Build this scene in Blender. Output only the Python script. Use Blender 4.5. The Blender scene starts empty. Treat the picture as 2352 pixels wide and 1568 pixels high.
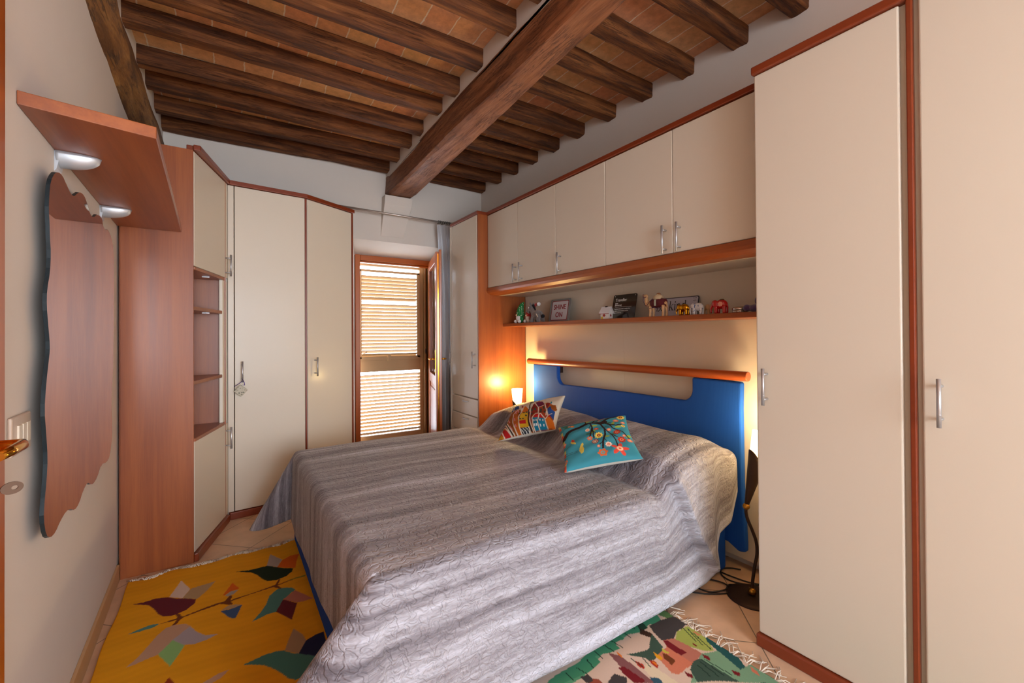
import bpy, bmesh, math, random
import numpy as np
from mathutils import Vector, Matrix, noise
R = math.radians
scn = bpy.context.scene
COL = scn.collection

# ------------------------------------------------------------------ camera
yaw, pitch, roll = R(33.1144), R(0.3666), R(-0.3544)
f = Vector((math.sin(yaw), math.cos(yaw), 0)); r = Vector((math.cos(yaw), -math.sin(yaw), 0)); u = Vector((0, 0, 1))
f2 = f*math.cos(pitch) + u*math.sin(pitch); u2 = u*math.cos(pitch) - f*math.sin(pitch)
r3 = r*math.cos(roll) + u2*math.sin(roll); u3 = u2*math.cos(roll) - r*math.sin(roll)
cam_d = bpy.data.cameras.new('camera'); cam = bpy.data.objects.new('camera', cam_d); COL.objects.link(cam)
cam.matrix_world = Matrix(((r3.x, u3.x, -f2.x, 0), (r3.y, u3.y, -f2.y, 0), (r3.z, u3.z, -f2.z, 1.30), (0, 0, 0, 1)))
cam_d.sensor_width = 36; cam_d.lens = 1000.67/2352*36; cam_d.shift_y = -20.5/2352
cam_d.clip_start = 0.02
scn.camera = cam

# ------------------------------------------------------------------ world, sun, area lights, exposure
scn.view_settings.view_transform = 'Standard'; scn.view_settings.look = 'None'
scn.view_settings.gamma = 1; scn.view_settings.use_curve_mapping = False
scn.view_settings.exposure = 0.0
w = bpy.data.worlds.new('sky'); scn.world = w; w.use_nodes = True
bg = w.node_tree.nodes['Background']; bg.inputs[0].default_value = (0.75, 0.87, 1.0, 1); bg.inputs[1].default_value = 11.0
sd = bpy.data.lights.new('sun', 'SUN'); sun = bpy.data.objects.new('sun', sd); COL.objects.link(sun)
sd.energy = 9; sd.angle = R(0.6); sd.color = (1, .93, .82)
sun.rotation_euler = (R(-50), 0, R(8))      # shines into the room (-Y), from high outside the window
def area(name, loc, aim, sx, sy, e, c):
    d = bpy.data.lights.new(name, 'AREA'); d.shape = 'RECTANGLE'; d.size = sx; d.size_y = sy; d.energy = e; d.color = c
    o = bpy.data.objects.new(name, d); COL.objects.link(o); o.location = loc
    o.rotation_euler = (Vector(aim)-Vector(loc)).to_track_quat('-Z', 'Y').to_euler(); return o
area('front_fill_light', (1.0, -2.4, 1.35), (0.7, 2.6, 2.35), 2.7, 1.8, 114, (.84, .92, 1.0))  # added fill light behind the camera, standing for no known source

# ------------------------------------------------------------------ helpers
MATS = {}
def new_mat(name):
    m = bpy.data.materials.new(name); m.use_nodes = True; MATS[name] = m
    return m, m.node_tree.nodes, m.node_tree.links, m.node_tree.nodes['Principled BSDF']
def srgb(c):
    return tuple(((v/12.92) if v <= .04045 else ((v+.055)/1.055)**2.4) for v in [q/255 for q in c]) + (1,)
def flat(name, c, rough=.5, metal=0, spec=.5, emit=None, es=1, coat=0, noise_amt=0, nscale=40, bump=0, bscale=200, sheen=0):
    m, N, L, P = new_mat(name); col = srgb(c)
    P.inputs['Base Color'].default_value = col; P.inputs['Roughness'].default_value = rough
    P.inputs['Metallic'].default_value = metal; P.inputs['Specular IOR Level'].default_value = spec
    if coat: P.inputs['Coat Weight'].default_value = coat; P.inputs['Coat Roughness'].default_value = .15
    if sheen: P.inputs['Sheen Weight'].default_value = sheen
    if emit: P.inputs['Emission Color'].default_value = srgb(emit); P.inputs['Emission Strength'].default_value = es
    tc = None
    if noise_amt or bump: tc = N.new('ShaderNodeTexCoord')
    if noise_amt:
        n = N.new('ShaderNodeTexNoise'); n.inputs['Scale'].default_value = nscale; n.inputs['Detail'].default_value = 5
        L.new(tc.outputs['Object'], n.inputs['Vector'])
        mx = N.new('ShaderNodeMix'); mx.data_type = 'RGBA'
        mx.inputs[6].default_value = tuple(v*(1-noise_amt) for v in col[:3])+(1,); mx.inputs[7].default_value = tuple(min(1, v*(1+noise_amt)) for v in col[:3])+(1,)
        L.new(n.outputs['Fac'], mx.inputs[0]); L.new(mx.outputs[2], P.inputs['Base Color'])
    if bump:
        n = N.new('ShaderNodeTexNoise'); n.inputs['Scale'].default_value = bscale; n.inputs['Detail'].default_value = 4
        L.new(tc.outputs['Object'], n.inputs['Vector'])
        b = N.new('ShaderNodeBump'); b.inputs['Strength'].default_value = bump; b.inputs['Distance'].default_value = .004
        L.new(n.outputs['Fac'], b.inputs['Height']); L.new(b.outputs['Normal'], P.inputs['Normal'])
    return m
def ramp(N, stops, interp='LINEAR'):
    rp = N.new('ShaderNodeValToRGB'); e = rp.color_ramp.elements; rp.color_ramp.interpolation = interp
    e[0].position, e[0].color = stops[0][0], srgb(stops[0][1]); e[1].position, e[1].color = stops[-1][0], srgb(stops[-1][1])
    for p, c in stops[1:-1]:
        q = e.new(p); q.color = srgb(c)
    return rp
def wood(name, stops, axis='z', rough=.35, coat=.3, sc=1.0, along=.6, across=14, bump=.05, dist=3, nd=6, spec=.5, crack=0):
    m, N, L, P = new_mat(name)
    tc = N.new('ShaderNodeTexCoord'); mp = N.new('ShaderNodeMapping')
    s = {'x': (along, across, across), 'y': (across, along, across), 'z': (across, across, along)}[axis]
    mp.inputs['Scale'].default_value = tuple(v*sc for v in s)
    L.new(tc.outputs['Object'], mp.inputs['Vector'])
    n = N.new('ShaderNodeTexNoise'); n.inputs['Scale'].default_value = 1; n.inputs['Detail'].default_value = nd; n.inputs['Distortion'].default_value = dist*.1; n.inputs['Roughness'].default_value = .6
    L.new(mp.outputs['Vector'], n.inputs['Vector'])
    n2 = N.new('ShaderNodeTexNoise'); n2.inputs['Scale'].default_value = 12; n2.inputs['Detail'].default_value = 3
    L.new(mp.outputs['Vector'], n2.inputs['Vector'])
    ad = N.new('ShaderNodeMath'); ad.operation = 'MULTIPLY_ADD'; ad.inputs[1].default_value = .25; L.new(n2.outputs['Fac'], ad.inputs[0]); 
    sb = N.new('ShaderNodeMath'); sb.operation = 'SUBTRACT'; sb.inputs[1].default_value = .125; L.new(n.outputs['Fac'], sb.inputs[0]); L.new(sb.outputs[0], ad.inputs[2])
    rp = ramp(N, stops); L.new(ad.outputs[0], rp.inputs['Fac']); L.new(rp.outputs['Color'], P.inputs['Base Color'])
    hgt = ad.outputs[0]
    if crack:
        mp2 = N.new('ShaderNodeMapping'); s2 = {'x': (2.2, 30, 30), 'y': (30, 2.2, 30), 'z': (30, 30, 2.2)}[axis]; mp2.inputs['Scale'].default_value = s2; L.new(tc.outputs['Object'], mp2.inputs['Vector'])
        nc = N.new('ShaderNodeTexNoise'); nc.inputs['Scale'].default_value = 1.3; nc.inputs['Detail'].default_value = 7; nc.inputs['Roughness'].default_value = .7; L.new(mp2.outputs['Vector'], nc.inputs['Vector'])
        sc1 = N.new('ShaderNodeMath'); sc1.operation = 'SUBTRACT'; sc1.inputs[1].default_value = .5; L.new(nc.outputs['Fac'], sc1.inputs[0])
        ac = N.new('ShaderNodeMath'); ac.operation = 'ABSOLUTE'; L.new(sc1.outputs[0], ac.inputs[0])
        mc_ = N.new('ShaderNodeMapRange'); mc_.inputs['From Max'].default_value = .022; mc_.inputs['To Min'].default_value = 1-crack; L.new(ac.outputs[0], mc_.inputs['Value'])
        # patchy, so the checks come and go
        pn = N.new('ShaderNodeTexNoise'); pn.inputs['Scale'].default_value = 5; L.new(tc.outputs['Object'], pn.inputs['Vector'])
        pm = N.new('ShaderNodeMapRange'); pm.inputs['From Min'].default_value = .42; pm.inputs['From Max'].default_value = .56; L.new(pn.outputs['Fac'], pm.inputs['Value'])
        mxx = N.new('ShaderNodeMix'); mxx.data_type = 'FLOAT'; mxx.inputs[2].default_value = 1; L.new(pm.outputs['Result'], mxx.inputs[0]); L.new(mc_.outputs['Result'], mxx.inputs[3])
        mv = N.new('ShaderNodeVectorMath'); mv.operation = 'SCALE'; L.new(rp.outputs['Color'], mv.inputs[0]); L.new(mxx.outputs[0], mv.inputs['Scale']); L.new(mv.outputs['Vector'], P.inputs['Base Color'])
        mh = N.new('ShaderNodeMath'); mh.operation = 'MULTIPLY_ADD'; mh.inputs[1].default_value = .5; L.new(mxx.outputs[0], mh.inputs[0]); L.new(ad.outputs[0], mh.inputs[2]); hgt = mh.outputs[0]
    P.inputs['Roughness'].default_value = rough; P.inputs['Coat Weight'].default_value = coat; P.inputs['Coat Roughness'].default_value = .28; P.inputs['Specular IOR Level'].default_value = spec
    if bump:
        b = N.new('ShaderNodeBump'); b.inputs['Strength'].default_value = bump; b.inputs['Distance'].default_value = .01
        L.new(hgt, b.inputs['Height']); L.new(b.outputs['Normal'], P.inputs['Normal'])
    return m
def vcol(name, rough=.9, bump=.4, bscale=900, stretch=(1, 1, 1), sheen=.0):
    m, N, L, P = new_mat(name)
    a = N.new('ShaderNodeAttribute'); a.attribute_name = 'pattern'
    P.inputs['Roughness'].default_value = rough; P.inputs['Specular IOR Level'].default_value = .2; P.inputs['Sheen Weight'].default_value = sheen
    tc = N.new('ShaderNodeTexCoord'); mp = N.new('ShaderNodeMapping'); mp.inputs['Scale'].default_value = stretch; L.new(tc.outputs['Object'], mp.inputs['Vector'])
    n = N.new('ShaderNodeTexNoise'); n.inputs['Scale'].default_value = bscale; n.inputs['Detail'].default_value = 2; L.new(mp.outputs['Vector'], n.inputs['Vector'])
    mr = N.new('ShaderNodeMapRange'); mr.inputs['To Min'].default_value = .82; mr.inputs['To Max'].default_value = 1.15; L.new(n.outputs['Fac'], mr.inputs['Value'])
    mx = N.new('ShaderNodeVectorMath'); mx.operation = 'SCALE'; L.new(a.outputs['Color'], mx.inputs[0]); L.new(mr.outputs['Result'], mx.inputs['Scale'])
    L.new(mx.outputs['Vector'], P.inputs['Base Color'])
    b = N.new('ShaderNodeBump'); b.inputs['Strength'].default_value = bump; b.inputs['Distance'].default_value = .002
    L.new(n.outputs['Fac'], b.inputs['Height']); L.new(b.outputs['Normal'], P.inputs['Normal'])
    return m

def world_loc(o):
    v = Vector((0, 0, 0))
    while o: v += o.location; o = o.parent
    return v
def tag(o, label=None, cat=None, group=None, kind=None):
    if label: o['label'] = label
    if cat: o['category'] = cat
    if group: o['group'] = group
    if kind: o['kind'] = kind
    return o
def empty(name, loc, label, cat, group=None):
    o = bpy.data.objects.new(name, None); COL.objects.link(o); o.location = loc; o.empty_display_size = .05
    return tag(o, label, cat, group)
class MB:
    """collects shapes in world coordinates, builds ONE mesh object"""
    def __init__(s, xf=None): s.v = []; s.f = []; s.m = []; s.sm = []; s.xf = xf; s.mi = 0; s.uv = None
    def add(s, vs, fs, smooth=False):
        o = len(s.v)
        for p in vs:
            p = Vector(p); s.v.append(s.xf @ p if s.xf else p)
        for q in fs: s.f.append([i+o for i in q]); s.m.append(s.mi); s.sm.append(smooth)
        return s
    def box(s, x0, x1, y0, y1, z0, z1):
        vs = [(x, y, z) for x in (x0, x1) for y in (y0, y1) for z in (z0, z1)]
        return s.add(vs, [(0, 1, 3, 2), (4, 6, 7, 5), (0, 4, 5, 1), (2, 3, 7, 6), (0, 2, 6, 4), (1, 5, 7, 3)])
    def prism(s, poly, z0, z1, plane='xy'):
        n = len(poly)
        def P(a, b, c): return {'xy': (a, b, c), 'yz': (c, a, b), 'xz': (a, c, b)}[plane]
        vs = [P(a, b, z0) for a, b in poly]+[P(a, b, z1) for a, b in poly]
        fs = [tuple(range(n))[::-1], tuple(range(n, 2*n))]+[(i, (i+1) % n, n+(i+1) % n, n+i) for i in range(n)]
        return s.add(vs, fs)
    def tube(s, pts, rad, n=10, cap=True, flat=1.0):
        pts = [Vector(p) for p in pts]; k = len(pts)
        rr = rad if isinstance(rad, (list, tuple)) else [rad]*k
        vs = []; up = None
        for i, p in enumerate(pts):
            t = (pts[min(i+1, k-1)]-pts[max(i-1, 0)]).normalized()
            if up is None: up = Vector((0, 0, 1)) if abs(t.z) < .9 else Vector((1, 0, 0))
            a = t.cross(up).normalized(); b = a.cross(t).normalized(); up = b
            for j in range(n):
                th = 2*math.pi*j/n; vs.append(p+(a*math.cos(th)+b*math.sin(th)*flat)*rr[i])
        fs = [(i*n+j, i*n+(j+1) % n, (i+1)*n+(j+1) % n, (i+1)*n+j) for i in range(k-1) for j in range(n)]
        s.add(vs, fs, True)
        if cap: s.add(vs[:n], [tuple(range(n))[::-1]]); s.add(vs[-n:], [tuple(range(n))])
        return s
    def lathe(s, prof, c, n=24, axis=(0, 0, 1), smooth=True):
        q = Vector((0, 0, 1)).rotation_difference(Vector(axis)); c = Vector(c); vs = []
        for rad, h in prof:
            for j in range(n):
                th = 2*math.pi*j/n; vs.append(c+q @ Vector((rad*math.cos(th), rad*math.sin(th), h)))
        fs = [(i*n+j, i*n+(j+1) % n, (i+1)*n+(j+1) % n, (i+1)*n+j) for i in range(len(prof)-1) for j in range(n)]
        return s.add(vs, fs, smooth)
    def ball(s, c, rx, ry=None, rz=None, n=16, rot=None):
        ry = ry or rx; rz = rz or rx; vs = []; c = Vector(c); m = n//2
        for i in range(m+1):
            ph = math.pi*i/m
            for j in range(n):
                th = 2*math.pi*j/n
                p = Vector((rx*math.sin(ph)*math.cos(th), ry*math.sin(ph)*math.sin(th), rz*math.cos(ph)))
                if rot: p = rot @ p
                vs.append(c+p)
        fs = [(i*n+j, (i+1)*n+j, (i+1)*n+(j+1) % n, i*n+(j+1) % n) for i in range(m) for j in range(n)]
        return s.add(vs, fs, True)
    def build(s, name, mats, parent=None, bevel=0, smooth_all=False, merge=1e-6, solid=0, subsurf=0, remesh=0, seg=2):
        if not isinstance(mats, (list, tuple)): mats = [mats]
        off = world_loc(parent)
        me = bpy.data.meshes.new(name); me.from_pydata([tuple(p-off) for p in s.v], [], s.f)
        for m in mats: me.materials.append(m)
        me.polygons.foreach_set('material_index', s.m); me.polygons.foreach_set('use_smooth', [True]*len(s.f) if smooth_all else s.sm)
        bm = bmesh.new(); bm.from_mesh(me)
        if merge: bmesh.ops.remove_doubles(bm, verts=bm.verts, dist=merge)
        bmesh.ops.recalc_face_normals(bm, faces=bm.faces)
        bm.to_mesh(me); bm.free()
        o = bpy.data.objects.new(name, me); COL.objects.link(o)
        if parent: o.parent = parent
        if remesh:
            d = o.modifiers.new('remesh', 'REMESH'); d.mode = 'VOXEL'; d.voxel_size = remesh; d.use_smooth_shade = True
            d = o.modifiers.new('smooth', 'SMOOTH'); d.iterations = 4; d.factor = .6
        if solid:
            d = o.modifiers.new('solid', 'SOLIDIFY'); d.thickness = solid; d.offset = 0
        if bevel:
            d = o.modifiers.new('bevel', 'BEVEL'); d.width = bevel; d.segments = seg; d.limit_method = 'ANGLE'; d.angle_limit = R(40); d.harden_normals = False
        if subsurf:
            d = o.modifiers.new('sub', 'SUBSURF'); d.levels = subsurf; d.render_levels = subsurf
        return o
def grid_obj(name, pts, nu, nv, mat, parent=None, uvs=None, cols=None, closed_u=False, smooth=True, solid=0):
    """pts: array (nu*nv,3) world, row-major u then v"""
    off = world_loc(parent); pts = np.asarray(pts, float)-np.array(off)
    I, J = np.meshgrid(np.arange(nu-1), np.arange(nv-1), indexing='ij'); a = (I*nv+J).ravel()
    fs = np.stack([a, a+nv, a+nv+1, a+1], 1)
    me = bpy.data.meshes.new(name); me.from_pydata(pts.tolist(), [], fs.tolist()); me.materials.append(mat)
    me.polygons.foreach_set('use_smooth', [smooth]*len(fs))
    if uvs is not None:
        l = me.uv_layers.new(name='UVMap'); idx = np.zeros(len(me.loops), int); me.loops.foreach_get('vertex_index', idx)
        l.data.foreach_set('uv', np.asarray(uvs, float)[idx].ravel())
    if cols is not None:
        ca = me.color_attributes.new('pattern', 'FLOAT_COLOR', 'POINT')
        ca.data.foreach_set('color', np.hstack([cols, np.ones((len(cols), 1))]).astype(float).ravel())
    me.update()
    o = bpy.data.objects.new(name, me); COL.objects.link(o)
    if parent: o.parent = parent
    if solid:
        d = o.modifiers.new('solid', 'SOLIDIFY'); d.thickness = solid; d.offset = 0
    return o
def copy_tree(o, parent=None):
    c = o.copy(); COL.objects.link(c); c.parent = parent
    for ch in list(o.children): copy_tree(ch, c)
    return c
# 2-D pattern painting on a point cloud
def in_poly(X, Y, poly):
    c = np.zeros(X.shape, bool); n = len(poly); j = n-1
    for i in range(n):
        xi, yi = poly[i]; xj, yj = poly[j]
        if yi != yj:
            c ^= ((yi > Y) != (yj > Y)) & (X < (xj-xi)*(Y-yi)/(yj-yi)+xi)
        j = i
    return c
def near_line(X, Y, pts, w):
    m = np.zeros(X.shape, bool)
    for (x0, y0), (x1, y1) in zip(pts[:-1], pts[1:]):
        dx, dy = x1-x0, y1-y0; l = dx*dx+dy*dy+1e-12
        t = np.clip(((X-x0)*dx+(Y-y0)*dy)/l, 0, 1); m |= (X-x0-t*dx)**2+(Y-y0-t*dy)**2 < w*w
    return m

# ------------------------------------------------------------------ materials
M_cream = flat('cream_laminate', (216, 204, 186), rough=.45, bump=.03, bscale=900)
M_creamdoor = flat('cream_door', (215, 203, 185), rough=.42, coat=.15, bump=.02, bscale=900)
M_white = flat('white_laminate', (226, 216, 198), rough=.4)
M_cherry = wood('cherry_laminate', [(0, (100, 45, 14)), (.42, (140, 68, 22)), (.6, (156, 81, 29)), (1, (172, 96, 42))], 'z', rough=.44, coat=.22)
M_cherryx = wood('cherry_laminate_flat', [(0, (100, 45, 14)), (.42, (140, 68, 22)), (.6, (156, 81, 29)), (1, (172, 96, 42))], 'y', rough=.38, coat=.3)
M_trim = wood('cherry_edge_trim', [(0, (112, 42, 16)), (1, (136, 56, 22))], 'y', rough=.35, coat=.3, bump=0)
M_dark = flat('dark_gap', (50, 30, 20), rough=.8)
M_steel = flat('brushed_steel', (186, 186, 188), rough=.42, metal=.75)
M_chrome = flat('satin_chrome', (208, 212, 218), rough=.38, metal=.55)
M_brass = flat('polished_brass', (222, 160, 60), rough=.12, metal=1)
M_iron = flat('dark_brown_iron', (60, 42, 32), rough=.5, metal=.6, bump=.3, bscale=300)
M_gold = flat('aged_gold', (180, 130, 50), rough=.35, metal=1)
M_plaster = flat('wall_plaster', (220, 210, 200), rough=.95, spec=.2, bump=.08, bscale=60, noise_amt=.02, nscale=6)
M_pine = wood('orange_stained_pine', [(0, (134, 60, 10)), (.5, (172, 84, 19)), (1, (188, 100, 30))], 'z', rough=.3, coat=.4)
M_pinex = wood('orange_stained_pine_across', [(0, (134, 60, 10)), (.5, (172, 84, 19)), (1, (188, 100, 30))], 'x', rough=.3, coat=.4)
M_shutter = flat('tan_painted_metal', (172, 140, 98), rough=.55)
M_bronze = flat('bronze_metal', (134, 98, 58), rough=.45)
M_joist = wood('dark_old_joist_wood', [(0, (26, 11, 4)), (.38, (72, 38, 17)), (.52, (106, 60, 28)), (.7, (138, 84, 42)), (1, (184, 126, 74))], 'x', rough=.75, coat=0, spec=.3, along=1.6, across=22, bump=.7, dist=6, crack=.6)
M_beam = wood('old_beam_wood', [(0, (50, 24, 12)), (.36, (108, 62, 36)), (.5, (140, 88, 56)), (.7, (164, 108, 74)), (1, (196, 142, 106))], 'y', rough=.6, coat=.05, spec=.35, along=1.4, across=16, bump=.7, dist=6, crack=.6)
M_plate = wood('old_wall_plate_wood', [(0, (50, 28, 12)), (.38, (108, 68, 30)), (.55, (144, 96, 44)), (.75, (176, 128, 66)), (1, (206, 164, 96))], 'y', rough=.7, coat=.05, along=2.5, across=18, bump=.8, dist=8, crack=.6)

def tile_floor():
    m, N, L, P = new_mat('beige_floor_tile')
    tc = N.new('ShaderNodeTexCoord')
    def dot(v, off):
        d = N.new('ShaderNodeVectorMath'); d.operation = 'DOT_PRODUCT'; d.inputs[1].default_value = v; L.new(tc.outputs['Object'], d.inputs[0])
        s = N.new('ShaderNodeMath'); s.operation = 'SUBTRACT'; s.inputs[1].default_value = off; L.new(d.outputs['Value'], s.inputs[0]); return s
    a = R(-43.36)
    cx = N.new('ShaderNodeCombineXYZ'); L.new(dot((math.cos(a), math.sin(a), 0), .689).outputs[0], cx.inputs[0]); L.new(dot((-math.sin(a), math.cos(a), 0), 1.994).outputs[0], cx.inputs[1])
    b = N.new('ShaderNodeTexBrick'); b.offset = 0; b.squash = 1; b.inputs['Scale'].default_value = 1
    b.inputs['Brick Width'].default_value = .3457; b.inputs['Row Height'].default_value = .3725; b.inputs['Mortar Size'].default_value = .0026; b.inputs['Mortar Smooth'].default_value = .3
    b.inputs['Color1'].default_value = srgb((214, 178, 146)); b.inputs['Color2'].default_value = srgb((206, 168, 136)); b.inputs['Mortar'].default_value = srgb((120, 104, 84))
    L.new(cx.outputs[0], b.inputs['Vector'])
    n = N.new('ShaderNodeTexNoise'); n.inputs['Scale'].default_value = 9; n.inputs['Detail'].default_value = 6; L.new(tc.outputs['Object'], n.inputs['Vector'])
    mr = N.new('ShaderNodeMapRange'); mr.inputs['From Min'].default_value = .3; mr.inputs['From Max'].default_value = .7; mr.inputs['To Min'].default_value = .86; mr.inputs['To Max'].default_value = 1.1; L.new(n.outputs['Fac'], mr.inputs['Value'])
    sc = N.new('ShaderNodeVectorMath'); sc.operation = 'SCALE'; L.new(b.outputs['Color'], sc.inputs[0]); L.new(mr.outputs['Result'], sc.inputs['Scale'])
    L.new(sc.outputs['Vector'], P.inputs['Base Color']); P.inputs['Roughness'].default_value = .42
    bp = N.new('ShaderNodeBump'); bp.invert = True; bp.inputs['Distance'].default_value = .003; bp.inputs['Strength'].default_value = .5; L.new(b.outputs['Fac'], bp.inputs['Height']); L.new(bp.outputs['Normal'], P.inputs['Normal'])
    return m
M_floor = tile_floor()
def terracotta():
    m, N, L, P = new_mat('terracotta_ceiling_tile')
    tc = N.new('ShaderNodeTexCoord')
    nz = N.new('ShaderNodeTexNoise'); nz.inputs['Scale'].default_value = 14; nz.inputs['Detail'].default_value = 3; L.new(tc.outputs['Object'], nz.inputs['Vector'])
    wv = N.new('ShaderNodeVectorMath'); wv.operation = 'SCALE'; wv.inputs['Scale'].default_value = .02; L.new(nz.outputs['Color'], wv.inputs[0])
    ad = N.new('ShaderNodeVectorMath'); ad.operation = 'ADD'; L.new(tc.outputs['Object'], ad.inputs[0]); L.new(wv.outputs['Vector'], ad.inputs[1])
    b = N.new('ShaderNodeTexBrick'); b.offset = .37; b.offset_frequency = 1; b.inputs['Scale'].default_value = 1
    b.inputs['Brick Width'].default_value = .162; b.inputs['Row Height'].default_value = .3345; b.inputs['Mortar Size'].default_value = .0035; b.inputs['Mortar Smooth'].default_value = .1; b.inputs['Bias'].default_value = 0
    b.inputs['Color1'].default_value = srgb((222, 152, 114)); b.inputs['Color2'].default_value = srgb((226, 176, 124)); b.inputs['Mortar'].default_value = srgb((240, 222, 198))
    L.new(ad.outputs['Vector'], b.inputs['Vector'])
    n = N.new('ShaderNodeTexNoise'); n.inputs['Scale'].default_value = 22; n.inputs['Detail'].default_value = 8; n.inputs['Roughness'].default_value = .7; L.new(tc.outputs['Object'], n.inputs['Vector'])
    mr = N.new('ShaderNodeMapRange'); mr.inputs['From Min'].default_value = .25; mr.inputs['From Max'].default_value = .75; mr.inputs['To Min'].default_value = .68; mr.inputs['To Max'].default_value = 1.15; L.new(n.outputs['Fac'], mr.inputs['Value'])
    sc = N.new('ShaderNodeVectorMath'); sc.operation = 'SCALE'; L.new(b.outputs['Color'], sc.inputs[0]); L.new(mr.outputs['Result'], sc.inputs['Scale'])
    L.new(sc.outputs['Vector'], P.inputs['Base Color']); P.inputs['Roughness'].default_value = .8
    bp = N.new('ShaderNodeBump'); bp.inputs['Distance'].default_value = .006; bp.inputs['Strength'].default_value = .35; L.new(n.outputs['Fac'], bp.inputs['Height']); L.new(bp.outputs['Normal'], P.inputs['Normal'])
    return m
M_terra = terracotta()

# outlines measured in metres
MIRROR=((1.79,1.782),(1.747,1.745),(1.735,1.701),(1.73,1.659),(1.738,1.626),(1.742,1.581),(1.752,1.542),(1.742,1.484),(1.714,1.436),(1.71,1.39),(1.726,1.336),(1.743,1.276),(1.736,1.25),(1.706,1.176),(1.69,1.103),(1.706,1.039),(1.722,0.967),(1.71,0.907),(1.69,0.851),(1.683,0.811),(1.706,0.759),(1.748,0.736),(1.802,0.733),(1.849,0.747),(1.925,0.755),(1.979,0.744),(2.038,0.721),(2.1,0.723),(2.167,0.751),(2.239,0.76),(2.296,0.737),(2.345,0.725),(2.422,0.729),(2.515,0.762),(2.642,0.74),(2.726,0.749),(2.798,0.83),(2.786,0.919),(2.768,1.008),(2.817,1.134),(2.836,1.354),(2.839,1.573),(2.84,1.732),(2.766,1.78),(2.675,1.797),(2.61,1.778),(2.549,1.79),(2.537,1.814),(2.436,1.814),(2.349,1.776),(2.285,1.775),(2.24,1.802),(2.182,1.821),(2.114,1.815),(2.063,1.794),(2.027,1.776),(1.981,1.772),(1.926,1.787),(1.875,1.802),(1.827,1.796))
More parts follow.
